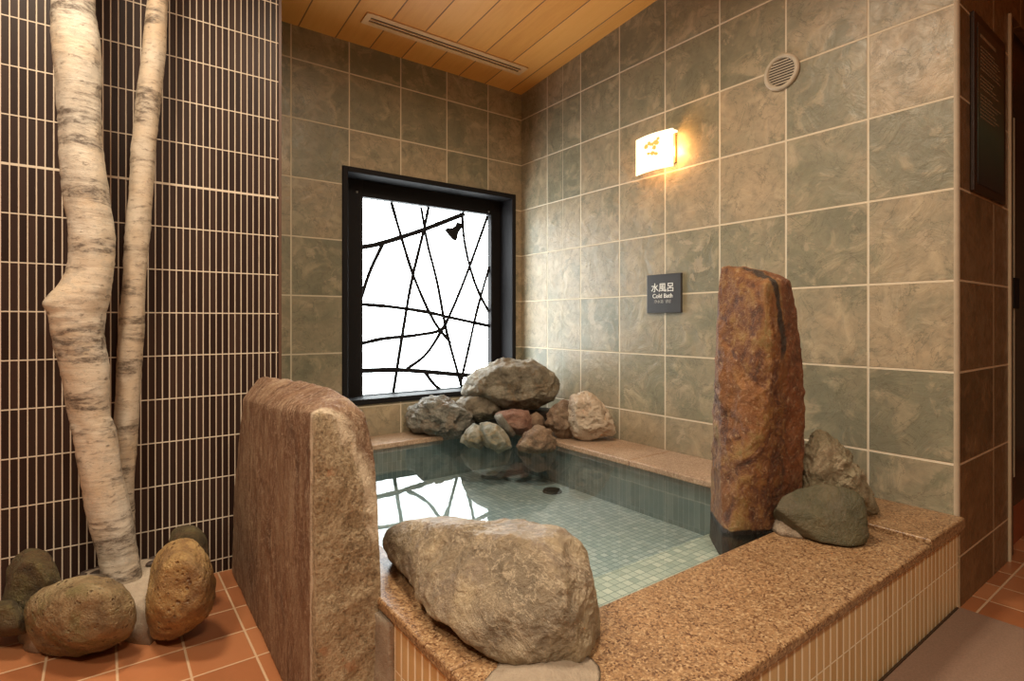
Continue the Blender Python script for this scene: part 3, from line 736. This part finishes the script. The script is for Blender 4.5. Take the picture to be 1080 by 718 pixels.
while zz > 1.62:
    x = .18
    e = .18 + random.uniform(.14, .25)
    while x < e:
        w = random.uniform(.012, .035)
        box(bm, x, min(x + w, e), -2.3448, -2.3440, zz, zz + .0045)
        x += w + .006
    if random.random() < .8:
        zz -= .0125
    else:
        zz -= .026
        link('paragraph', bm, M_faint, nb)
        bm = bmesh.new()
if len(bm.verts): link('paragraph', bm, M_faint, nb)

# ------------------------------------------------------------------ doorway on the right
dr = empty('door_1')
tag(dr, kind='structure')
boxobj('door_edge_trim', (.598, .612, -2.338, -2.10, 0, 2.128), plain('brass_trim', (.62, .52, .36), .4, .2), dr)
boxobj('door_frame', (.612, .70, -2.325, -2.10, 0, 2.14), plain('dark_jamb', (.018, .010, .008), .3), dr)
boxobj('door_panel', (.70, 1.5, -2.30, -2.24, .16, 2.14), plain('dark_door', (.010, .007, .006), .25), dr)
boxobj('door_threshold', (.70, 1.5, -2.30, -2.12, 0, .16), plain('red_clay_riser', (.26, .06, .025), .35), dr)
M_bar = plain('door_bar_metal', (.75, .68, .50), .35, .2)
for z0, z1 in ((.30, .985), (1.11, 1.76)):
    boxobj('door_bar', (.745, .757, -2.318, -2.30, z0, z1), M_bar, dr)
boxobj('door_lock', (.715, .80, -2.325, -2.30, .985, 1.11), M_black, dr, bevel=.004)

# ------------------------------------------------------------------ mat
t = NT('mat_fabric')
nz = t.noise(t.tc, 260, 3)
M_mat = t.fin(t.mix(t.rng(nz, .3, .7), (.20, .125, .085), (.26, .165, .115)), .8, t.bump(nz, .3, .002))
mt = boxobj('bath_mat', (-1.60, -.005, -3.05, -2.334, .001, .010), M_mat, bevel=.003)
mt.data.transform(Matrix.Translation((.0, 0, 0)))
tag(mt, 'flat greyish brown mat lying along the foot of the tiled bath front', 'mat')

# ------------------------------------------------------------------ the bath
bath = empty('cold_bath')
tag(bath, 'built-in bath clad in cream strip tiles with a speckled granite rim', 'bath')
bm = bmesh.new()
prism(bm, [(-1.70, -2.325), (.0125, -2.325), (.0125, -2.3175), (-.003, -2.3175), (-.003, -2.06), (-1.70, -2.06)], 2, 0, .262)
link('front_cladding', bm, M_cream_front, bath)
boxobj('side_cladding', (-1.70, -1.615, -2.06, -.005, 0, .262), M_cream_side, bath)
boxobj('foot_gap_shade', (-1.70, -.003, -2.331, -2.3255, 0, .006), M_dark_gap, bath)  # dark strip standing in for the shaded gap at the cladding foot
# basin
boxobj('basin_floor', (-1.615, -.285, -2.06, -.005, .02, .07), M_pool_floor, bath)
boxobj('basin_step', (-1.61, -.29, -2.055, -1.772, .071, .194), M_pool_step, bath)
boxobj('basin_wall', (-.285, -.003, -2.06, -.003, 0, .274), M_teal_y, bath)
boxobj('basin_wall', (-1.615, -.285, -.215, -.003, .071, .274), M_teal_x, bath)
boxobj('basin_wall', (-1.614, -1.59, -1.77, -.22, .071, .262), M_teal_y, bath)
# rim slabs
bv = .006
rl = boxobj('rim_slab', (-.31, -.001, -1.205, -.001, .274, .302), M_granite_pale, bath, bevel=bv)
tag(rl, label='paler rim slab along the window end of the right wall')
boxobj('rim_slab', (-.31, -.001, -2.0, -1.207, .274, .302), M_granite_pale, bath, bevel=bv)
boxobj('rim_slab', (-.31, -.001, -2.348, -2.0005, .262, .302), M_granite, bath, bevel=bv)
boxobj('rim_slab', (-1.30, -.312, -.225, -.001, .274, .302), M_granite_pale, bath, bevel=bv)
boxobj('rim_slab', (-1.715, -.312, -2.348, -2.02, .262, .287), M_granite, bath, bevel=bv)
boxobj('rim_slab', (-1.715, -1.585, -2.019, -.24, .262, .287), M_granite, bath, bevel=bv)
bm = bmesh.new()
bmesh.ops.create_cone(bm, cap_ends=True, segments=32, radius1=.05, radius2=.045, depth=.01, matrix=Matrix.Translation((-.40, -.78, .076)))
link('drain_cover', bm, M_black_matt, bath, smooth=False)

# water surface
t = NT('clear_water')
t.t.nodes.remove(t.b)
w1 = t.noise(t.vm('MULTIPLY', t.tc, (1, 1.6, 1)), 3.2, 2, .45, .4)
w2 = t.noise(t.tc, 14, 2, .5)
nn = t.bump(t.ma('ADD', w1, t.ma('MULTIPLY', w2, .12)), .05, .010)
fz = t.n('ShaderNodeFresnel')
fz.inputs['IOR'].default_value = 1.36
tr = t.n('ShaderNodeBsdfTransparent')
tr.inputs[0].default_value = (.88, .95, .95, 1)
gl = t.n('ShaderNodeBsdfGlossy')
gl.inputs['Roughness'].default_value = .01
t.l(nn, gl.inputs['Normal'])
mx = t.n('ShaderNodeMixShader')
t.l(fz.outputs[0], mx.inputs[0])
t.l(tr.outputs[0], mx.inputs[1])
t.l(gl.outputs[0], mx.inputs[2])
t.l(mx.outputs[0], t.out.inputs[0])
bm = bmesh.new()
v = [bm.verts.new(p) for p in ((-1.589, -2.022, .278), (-.306, -2.022, .278), (-.306, -.222, .278), (-1.589, -.222, .278))]
bm.faces.new(v)
wo = link('water_surface', bm, t.m)
tag(wo, 'clear still bath water reflecting the bright window', 'water', kind='stuff')

# ------------------------------------------------------------------ rocks
def hull_planes(P):
    bm = bmesh.new()
    for p in P: bm.verts.new(p)
    r = bmesh.ops.convex_hull(bm, input=bm.verts[:])
    bm.normal_update()
    c = sum((Vector(p) for p in P), Vector()) / len(P)
    out = []
    for f in bm.faces:
        n = f.normal.copy()
        d = n.dot(f.calc_center_median())
        if n.dot(c) > d: n, d = -n, -d
        out.append((n, d))
    bm.free()
    return out


def rock(name, key, mat, seed=0, sub=5, p=22, amp=.02, fs=5.0, ridge=.0, facets=14, cut=.93, zmin=None, ymax=None, xmax=None, parent=None, pits=0.0, chip=.0):
    P = ROCK_POINTS[key]
    A = np.array(P)
    lo, hi = A.min(0), A.max(0)
    if zmin is not None: lo[2] = max(lo[2], zmin)
    ctr = (lo + hi) / 2
    half = (hi - lo) / 2
    pl = hull_planes(P)
    rnd = random.Random(seed * 7 + 3)
    Nn = np.array([n[:] for n, d in pl])
    D = np.array([d for n, d in pl]) - Nn @ ctr
    rel = (A - ctr)
    ex_n, ex_d = [], []
    for k in range(facets):
        n = np.array([rnd.gauss(0, 1), rnd.gauss(0, 1), rnd.gauss(0, .8)])
        n = n / half
        n /= np.linalg.norm(n)
        h = (rel @ n).max()
        ex_n.append(n)
        ex_d.append(h * rnd.uniform(cut, 1.0))
    if facets:
        Nn = np.vstack([Nn, ex_n])
        D = np.concatenate([D, ex_d])
    D = np.maximum(D, .012)
    bm = bmesh.new()
    bmesh.ops.create_icosphere(bm, subdivisions=sub, radius=1)
    U = np.array([v.co[:] for v in bm.verts]) * half
    Q = np.maximum(U @ (Nn / D[:, None]).T, 0)
    qm = Q.max(1)[:, None]
    R = 1.6 ** (1.0 / p) / (qm[:, 0] * ((Q / qm) ** p).sum(1) ** (1.0 / p))
    size = float(np.cbrt(half.prod()))
    for i, v in enumerate(bm.verts):
        u = Vector(U[i])
        c = Vector(ctr) + u * float(R[i])
        q = c * fs + Vector((seed * 5.3, seed * 2.1, 0))
        d = noise.fractal(q, 1.0, 2.0, 5) * amp
        d += chip * (.55 - noise.turbulence(q * 1.3, 5, True, noise_basis='PERLIN_ORIGINAL', amplitude_scale=.55, frequency_scale=2.1))
        if ridge:
            r_ = abs(noise.noise(q * .9 + Vector((9, 0, 0))))
            d -= ridge * max(0, .16 - r_) / .16 * .5
            d += ridge * .5 * (noise.ridged_multi_fractal(q * .8, 1.0, 2.1, 4, 1.0, 2.0) - 1.0)
        if pits:
            dd = noise.voronoi(q * 2.2)[0]
            d -= pits * max(0, .35 - dd[0])
        c = c + u.normalized() * d
        if zmin is not None and c.z < zmin: c.z = zmin
        if ymax is not None and c.y > ymax: c.y = ymax
        if xmax is not None and c.x > xmax: c.x = xmax
        v.co = c
    return link(name, bm, mat, parent, smooth=True)


def slab_mat():
    t = NT('slab_stone')
    p = t.tc
    xyz = t.sep(p)
    pv = t.vm('MULTIPLY', p, (1, 1.6, .55))
    a = t.noise(pv, 6, 8, .65, .8)
    b = t.noise(pv, 26, 8, .7, .6)
    g = t.noise(p, 110, 4, .75)
    f = t.ma('ADD', t.ma('MULTIPLY', a, .7), t.ma('MULTIPLY', b, .4))
    # weathered brown skin of the broad face
    c1 = t.ramp(f, [(.40, (.10, .046, .022)), (.52, (.185, .092, .046)), (.62, (.26, .155, .088)), (.72, (.36, .26, .165))])
    v = t.noise(t.vm('MULTIPLY', p, (1, 2.2, .8)), 17, 8, .75, 1.2)
    c1 = t.mix(t.rng(v, .54, .61, 0, .55), c1, (.46, .34, .22))
    vv = t.ma('ABSOLUTE', t.ma('SUBTRACT', t.noise(t.vm('MULTIPLY', p, (1, 1.5, .9)), 6, 7, .7, 2.5), .5))
    c1 = t.mix(t.rng(vv, 0, .014, .7, 0), c1, (.55, .42, .29))
    # freshly split grainy end
    c2 = t.ramp(t.ma('ADD', t.ma('MULTIPLY', a, .45), t.ma('MULTIPLY', g, .6)), [(.42, (.16, .11, .058)), (.50, (.34, .25, .145)), (.60, (.50, .39, .245))])
    c2 = t.mix(t.rng(t.noise(p, 9, 4, .6), .66, .70, 0, .5), c2, (.46, .22, .10))
    e = t.ma('ADD', xyz[1], t.ma('MULTIPLY', t.ma('SUBTRACT', b, .5), .05))
    k = t.rng(e, -1.672, -1.662, 1, 0)
    c = t.mix(k, c1, c2)
    edge = t.ma('MULTIPLY', t.rng(t.ma('ABSOLUTE', t.ma('ADD', e, 1.666)), .004, .014, 1, 0), t.rng(b, .40, .52, .3, 1))
    c = t.mix(t.ma('MULTIPLY', edge, .9), c, (.72, .60, .44))
    h = t.ma('ADD', t.ma('MULTIPLY', a, .8), t.ma('ADD', t.ma('MULTIPLY', b, .9), t.ma('MULTIPLY', g, .5)))
    return t.fin(c, .6, t.bump(h, .9, .02))


M_slab = slab_mat()
M_boulder = rock_mat('boulder_stone', [(.105, .08, .052), (.19, .15, .10), (.27, .21, .135), (.38, .30, .185)], 5, patch=(.17, .13, .10), patch_amt=.6, speck=(.40, .32, .22), vein=(.50, .42, .30), bump=.8, rough=.45)


def upright_mat():
    t = NT('rusty_stone')
    p = t.tc
    xyz = t.sep(p)
    a = t.noise(t.vm('MULTIPLY', p, (1, 1, .6)), 8, 8, .68, 1.2)
    b = t.noise(p, 32, 8, .72, .7)
    f = t.ma('ADD', t.ma('MULTIPLY', a, .7), t.ma('MULTIPLY', b, .42))
    c = t.ramp(f, [(.42, (.035, .015, .009)), (.50, (.10, .036, .016)), (.56, (.19, .078, .028)), (.62, (.27, .145, .045)), (.70, (.22, .16, .055))])
    c = t.mix(t.rng(t.noise(p, 4, 5, .6, 1), .53, .57, 0, .6), c, (.27, .11, .032))
    # the right-hand face is an even rust red
    side = t.rng(t.ma('ADD', xyz[0], t.ma('MULTIPLY', t.ma('SUBTRACT', b, .5), .03)), -.530, -.520, 0, 1)
    rust = t.ramp(f, [(.42, (.085, .030, .014)), (.55, (.19, .068, .025)), (.68, (.28, .12, .048))])
    c = t.mix(side, c, rust)
    c = t.mix(t.rng(t.noise(p, 60, 6, .8), .55, .62, 0, .65), c, (.40, .27, .155))
    # groove shade painted as a dark band down from the top between the faces
    bx = t.rng(t.ma('ABSOLUTE', t.ma('ADD', xyz[0], t.ma('ADD', .545, t.ma('MULTIPLY', t.ma('SUBTRACT', a, .5), .08)))), .010, .016, 1, 0)
    bz = t.rng(xyz[2], .80, .84, .12, 1)
    c = t.mix(t.ma('MULTIPLY', bx, bz), c, (.045, .030, .022))
    w = t.rng(t.ma('ADD', xyz[2], t.ma('MULTIPLY', t.noise(p, 28, 3), .02)), .298, .304, 1, 0)
    c = t.mix(w, c, (.016, .008, .005))
    n = t.bump(t.ma('ADD', a, t.ma('MULTIPLY', b, .8)), .9, .02)
    return t.fin(c, t.mix(w, (.5, .5, .5), (.3, .3, .3)), n)


M_upright = upright_mat()
M_green = rock_mat('green_stone', [(.040, .037, .018), (.068, .060, .028), (.11, .09, .045)], 7, patch=(.13, .10, .065), patch_amt=.35, rough=.6, bump=.5)
M_pale = rock_mat('mossy_pale_stone', [(.16, .13, .07), (.27, .23, .14), (.40, .33, .22)], 10, speck=(.5, .42, .3), bump=.8)
M_greyrock = rock_mat('grey_stone', [(.055, .052, .042), (.14, .135, .11), (.27, .26, .22), (.44, .43, .38)], 9, speck=(.10, .085, .065), bump=1.0, patch=(.22, .15, .09), patch_amt=.5)
M_bigrock = rock_mat('big_stone', [(.06, .048, .032), (.16, .135, .095), (.28, .245, .18), (.44, .40, .32)], 8, speck=(.11, .09, .06), bump=1.0, patch=(.26, .175, .09), patch_amt=.5)
M_pinkpale = rock_mat('pale_pink_stone', [(.38, .27, .19), (.54, .43, .32), (.68, .59, .47)], 9, bump=.8, pit=(40, (.25, .15, .09)))
M_brown = rock_mat('brown_stone', [(.12, .075, .045), (.23, .15, .095), (.37, .27, .18)], 12, speck=(.42, .34, .25), bump=.8)
M_red = rock_mat('reddish_stone', [(.14, .07, .05), (.28, .14, .095), (.38, .24, .18)], 14, speck=(.40, .32, .26), bump=.8)
M_small = rock_mat('pale_small_stone', [(.10, .10, .075), (.24, .235, .18), (.44, .41, .33)], 14, patch=(.34, .25, .12), patch_amt=.6, bump=.7)
M_tan = rock_mat('tan_stone', [(.09, .075, .05), (.20, .165, .115), (.34, .29, .21)], 11, bump=.8)
M_pot = rock_mat('rounded_stone', [(.11, .065, .03), (.21, .14, .065), (.30, .21, .105), (.38, .29, .16)], 9, patch=(.17, .14, .05), patch_amt=.7, speck=(.085, .05, .022), bump=1.0, rough=.6, pit=(70, (.09, .045, .018)), bump_d=.014)
M_pot2 = rock_mat('rounded_stone_orange', [(.14, .07, .028), (.27, .155, .055), (.38, .24, .09), (.44, .30, .13)], 8, patch=(.15, .08, .035), patch_amt=.55, speck=(.13, .06, .025), bump=.9, rough=.55, pit=(60, (.12, .05, .018)), seed=3, bump_d=.014)
M_moss = rock_mat('mossy_stone', [(.05, .035, .018), (.11, .08, .035), (.18, .145, .055)], 12, bump=1.0, patch=(.14, .065, .03), patch_amt=.4)

G1 = None
tag(rock('standing_stone', 'slab', M_slab, 1, sub=7, p=130, amp=.004, fs=6, facets=0, zmin=0, chip=.010),
    'tall thick brown stone slab standing on the tiled floor left of the bath', 'stone')
tag(rock('boulder', 'boulder', M_boulder, 2, sub=7, p=90, amp=.007, fs=6, facets=30, cut=.945, zmin=.289, ridge=.0, chip=.020),
    'large tan boulder lying on the near left corner of the bath rim', 'stone')
tag(rock('standing_stone', 'upright', M_upright, 3, sub=7, p=90, amp=.004, fs=8, facets=6, cut=.98, ridge=.0, zmin=.196, chip=.016),
    'tall narrow rusty brown stone standing in the water at the right of the bath', 'stone')
tag(rock('boulder', 'green', M_green, 4, sub=6, p=36, amp=.004, fs=8, facets=0, chip=.006, zmin=.2875),
    'smooth dark green half-round stone on the granite rim in front of the pale pointed one', 'stone')
tag(rock('boulder', 'pale', M_pale, 5, sub=6, p=60, amp=.006, fs=12, facets=14, cut=.93, zmin=.303, chip=.026),
    'pale mossy pointed stone behind the dark green stone on the granite rim', 'stone')
GP = 'stones piled in the far corner of the bath'
def pile(key, mat, seed, label, **kw):
    o = rock('boulder', key, mat, seed, ymax=-.004, xmax=-.004, **kw)
    tag(o, label, 'stone', GP)
pile('big', M_bigrock, 6, 'largest rounded grey boulder topping the rock pile in the far corner', sub=6, p=40, amp=.010, fs=8, facets=22, cut=.94, chip=.028)
pile('grey', M_greyrock, 7, 'rough grey boulder at the left end of the rock pile under the window', sub=6, p=40, amp=.010, fs=9, facets=22, cut=.93, chip=.045, zmin=.2)
pile('tan', M_tan, 8, 'tan stone wedged between the left grey boulder and the largest top boulder', sub=5, p=20, amp=.010, fs=10, facets=12, chip=.035)
pile('pale2', M_pinkpale, 9, 'pale pinkish knobbly boulder at the right end of the rock pile', sub=6, p=34, amp=.010, fs=11, facets=16, cut=.93, chip=.020, zmin=.303)
pile('brownr', M_brown, 10, 'brown stone leaning against the pale pinkish boulder of the rock pile', sub=5, p=20, amp=.008, fs=12, facets=12, chip=.03, zmin=.2)
pile('s1', M_small, 11, 'small grey-green pointed stone at the waterline, leftmost of the small ones', sub=5, p=60, amp=.004, fs=14, facets=14, cut=.9, chip=.014, zmin=.15)
pile('s2', M_small, 12, 'whitish angular stone at the waterline left of the small brown stone', sub=5, p=60, amp=.004, fs=14, facets=14, cut=.9, chip=.014, zmin=.15)
pile('s3', M_brown, 13, 'low light brown stone at the waterline below the reddish stone', sub=5, p=40, amp=.006, fs=14, facets=12, cut=.92, chip=.022, zmin=.15)
pile('red', M_red, 14, 'reddish pink stone under the largest top boulder of the rock pile', sub=5, p=50, amp=.004, fs=14, facets=12, cut=.9, chip=.014)
pile('lbrown', M_brown, 15, 'small orange-brown stone just right of the reddish stone', sub=4, p=20, amp=.008, fs=14, facets=6)
pile('wedge', M_greyrock, 16, 'white-edged grey stone wedged just left of the reddish stone', sub=4, p=30, amp=.005, fs=14, facets=8)
pile('back', plain('gap_shade_stone', (.035, .028, .024), .5), 17, 'dark filler stone painted as the shaded gap beneath the largest top boulder', sub=5, p=20, amp=.008, fs=10, facets=8, zmin=.303)  # filler rock, its near-black colour paints the shade in the gap behind
GF = 'rounded stones around the birch trunks'
tag(rock('round_stone', 'fstone', M_pot, 18, sub=6, p=15, amp=.008, fs=7, facets=0, zmin=.001, ymax=-.612, chip=.012),
    'broad rounded brown stone on the floor in front of the birch trunks', 'stone', GF)
tag(rock('round_stone', 'lstone', M_moss, 19, sub=6, p=30, amp=.010, fs=10, facets=6, zmin=.001, ymax=-.612),
    'dark mossy stone against the strip mosaic wall at the far left', 'stone', GF)
tag(rock('round_stone', 'lstone2', M_moss, 20, sub=5, p=24, amp=.008, fs=10, facets=4, zmin=.001, ymax=-.612),
    'low dark stone below the mossy one at the left edge', 'stone', GF)
tag(rock('round_stone', 'tstone', M_pot2, 21, sub=6, p=15, amp=.008, fs=8, facets=0, zmin=.001, ymax=-.612, chip=.010),
    'tall egg-shaped orange-brown stone on the floor right of the birch trunks', 'stone', GF)
tag(rock('round_stone', 'bstone', M_moss, 22, sub=5, p=12, amp=.006, fs=10, facets=4, zmin=.001, ymax=-.612),
    'small mossy stone peeping from behind the tall egg-shaped stone', 'stone', GF)

bm = bmesh.new()
box(bm, -1.722, -1.701, -1.745, -1.60, .001, .255)
for v in bm.verts:
    if v.co.y < -1.7 and v.co.z < .1: v.co.x -= .0
bmesh.ops.subdivide_edges(bm, edges=bm.edges[:], cuts=10, use_grid_fill=True)
for v in bm.verts:
    w = max(0, min(1, (-1.68 - v.co.y) / .12))
    if v.co.x < -1.702:
        v.co.x = -1.7005 - (v.co.x + 1.7005) * -1 * (1 - .8 * w) + .004 * noise.noise(v.co * 18)
        v.co.x = min(v.co.x, -1.7006)
ms = link('mortar_joint', bm, M_mortar, smooth=True)
tag(ms, 'grey mortar joint between the tall stone slab and the tiled bath side', 'mortar')

# ------------------------------------------------------------------ birch trunks
def birch_mat(name, base, dark, seed):
    t = NT(name)
    p = t.vm('ADD', t.tc, (seed, seed * 2.0, 0))
    st = t.noise(t.vm('MULTIPLY', p, (4, 4, 26)), 3.0, 6, .7, .3)
    bn = t.noise(t.vm('MULTIPLY', p, (1.0, 1.0, 5.5)), 2.6, 5, .6, .8)
    ft = t.noise(t.vm('MULTIPLY', p, (1, 1, 2.5)), 26, 6, .75, .3)
    pk = t.noise(p, 5, 4, .6)
    c = t.mix(t.rng(pk, .38, .62), base, tuple(x * y for x, y in zip(base, (.95, .84, .72))))
    c = t.mix(t.rng(st, .54, .66, 0, .30), c, tuple(.45 * x + .55 * y for x, y in zip(base, dark)))
    c = t.mix(t.ma('MULTIPLY', t.rng(bn, .51, .59, 0, 1), t.rng(ft, .40, .58, .15, 1)), c, dark)
    c = t.mix(t.rng(ft, .555, .64, 0, .75), c, dark)
    gr = t.noise(t.vm('MULTIPLY', p, (1, 1, 1.5)), 34, 8, .8)
    c = t.mix(t.rng(gr, .50, .60, 0, .55), c, tuple(.5 * x + .5 * y for x, y in zip(base, dark)))
    n = t.bump(t.ma('ADD', t.ma('MULTIPLY', st, .6), t.ma('MULTIPLY', ft, .4)), .5, .006)
    return t.fin(c, .65, n)


def trunk(name, path, mat, seed, knobs=()):
    P = [(x, y, z, r) for x, y, z, r in path]
    C4 = []
    pts = catmull([(x, y, z) for x, y, z, r in P], 10)
    rad = catmull([(r, 0, 0) for x, y, z, r in P], 10)
    bm = bmesh.new()
    n = 36
    rings = []
    for i, (c, r) in enumerate(zip(pts, rad)):
        ring = []
        for k in range(n):
            a = 2 * math.pi * k / n
            d = Vector((math.cos(a), math.sin(a), 0))
            rr = r.x * (1 + .07 * noise.fractal(Vector((math.cos(a) * 1.3 + seed, math.sin(a) * 1.3, c.z * 7)), 1, 2, 3))
            rr += .0025 * noise.noise(Vector((seed, a, c.z * 60)))
            for kz, ka, kh, kw in knobs:
                da = (a - ka + math.pi) % (2 * math.pi) - math.pi
                rr += kh * math.exp(-((c.z - kz) / kw) ** 2 - (da / .7) ** 2)
            ring.append(bm.verts.new(c + d * rr))
        rings.append(ring)
    for A, B in zip(rings, rings[1:]):
        for k in range(n):
            bm.faces.new((A[k], A[(k + 1) % n], B[(k + 1) % n], B[k]))
    bm.faces.new(rings[0])
    bm.faces.new(rings[-1][::-1])
    return link(name, bm, mat, smooth=True)


top = MAIN_TRUNK[0]
MAIN = [(top[0] + (top[0] - MAIN_TRUNK[1][0]) * 5, top[1], 2.50, top[3])] + MAIN_TRUNK
top = THIN_TRUNK[0]
THIN = [(top[0] + (top[0] - THIN_TRUNK[1][0]) * 5, top[1], 2.49, top[3])] + THIN_TRUNK
x, y, z, r = MAIN[-1]
MAIN.append((x + .004, y, .04, r * 1.06))
x, y, z, r = THIN[-1]
THIN.append((x, y, .04, r))
tag(trunk('birch_trunk', MAIN, birch_mat('birch_bark', (.56, .51, .43), (.11, .085, .065), 1.0), 1, knobs=((.99, 3.3, .022, .035),)),
    'thick crooked white birch trunk rising in front of the strip mosaic wall', 'tree trunk', 'birch trunks')
tag(trunk('birch_trunk', THIN, birch_mat('birch_bark_thin', (.50, .43, .34), (.11, .08, .055), 4.0), 5),
    'thinner straight birch trunk behind and right of the thick one', 'tree trunk', 'birch trunks')

# planting bed between the stones
def mound(name, cx, cy, rx, ry, h, mat, seed, z0=.0005, ymax=None, pw=3):
    bm = bmesh.new()
    n, m = 48, 14
    c = bm.verts.new((cx, cy, z0 + h))
    rings = []
    for j in range(1, m + 1):
        s = j / m
        ring = []
        for k in range(n):
            a = 2 * math.pi * k / n
            w = 1 + .22 * noise.noise(Vector((math.cos(a) * 1.5 + seed, math.sin(a) * 1.5, 0))) + .06 * noise.noise(Vector((math.cos(a) * 6, math.sin(a) * 6 + seed, 0)))
            x = cx + rx * s * w * math.cos(a)
            y = cy + ry * s * w * math.sin(a)
            if ymax is not None: y = min(y, ymax)
            z = z0 + h * (1 - s ** pw) * (1 + .12 * noise.noise(Vector((x * 14, y * 14, seed))))
            ring.append(bm.verts.new((x, y, z)))
        rings.append(ring)
    for k in range(n):
        bm.faces.new((c, rings[0][k], rings[0][(k + 1) % n]))
    for A, B in zip(rings, rings[1:]):
        for k in range(n):
            bm.faces.new((A[k], B[k], B[(k + 1) % n], A[(k + 1) % n]))
    bm.faces.new(rings[-1][::-1])
    return link(name, bm, mat, smooth=True)


bed = mound('planting_mound', -2.19, -.755, .27, .165, .125, rock_mat('pale_mortar', [(.29, .23, .17), (.37, .30, .225), (.45, .37, .28)], 14, bump=.4, rough=.8), 3, ymax=-.607, pw=7)
for v in bed.data.vertices:
    if v.co.y < -.80:
        k = math.exp(-((v.co.x + 2.125) / .045) ** 2)
        v.co.y -= .10 * k * min(1, (-.80 - v.co.y) / .08)
tag(bed, 'pale sandy mortar mound holding the foot of the birch trunks', 'mound')
random.seed(12)
M_peb = rock_mat('dark_pebble', [(.03, .02, .012), (.06, .04, .03), (.10, .07, .05)], 20, bump=.3)
PEB = [(-2.267, -.585 - .06, 'lower left'), (-2.283, -.70, 'leftmost'), (-2.235, -.655, 'uppermost left'), (-2.240, -.705, 'innermost left'),
       (-2.095, -.72, 'nearest right'), (-2.075, -.78, 'lowest right'), (-2.085, -.665, 'uppermost right'), (-2.045, -.69, 'rightmost')]
pe_bm = bmesh.new()
bmesh.ops.create_icosphere(pe_bm, subdivisions=3, radius=1)
for v in pe_bm.verts:
    v.co = Vector((v.co.x * .023, v.co.y * .013, v.co.z * .009)) * (1 + .12 * noise.noise(v.co * 1.5))
peb = link('pebble', pe_bm, M_peb, smooth=True)
for i, (x, y, where) in enumerate(PEB):
    o = peb
    if i:
        o = peb.copy()
        COL.objects.link(o)
    o.rotation_euler = (0, 0, random.uniform(-.5, .9))
    o.scale = [random.uniform(.8, 1.15)] * 3
    # rest on the mound
    dx, dy = (x + 2.19) / .27, (y + .755) / .165
    s = min(1, math.hypot(dx, dy))
    o.location = (x, y, .0005 + .125 * (1 - s ** 7) + .004)
    tag(o, 'small dark pebble pressed into the pale mound, %s of the thick birch trunk' % where, 'pebble', 'pebbles in the mound')

# mortar beds under the boulder and beside the upright stone
tag(mound('mortar_patch', -1.585, -2.135, .10, .095, .020, M_mortar, 7, z0=.2872, pw=1.4),
    'pale smeared mortar bed under the near end of the tan boulder', 'mortar')
tag(mound('mortar_patch', -.535, -2.055, .055, .05, .06, M_mortar, 9, z0=.2875, pw=3),
    'small pale mortar fillet between the rusty standing stone and the dark green stone', 'mortar')
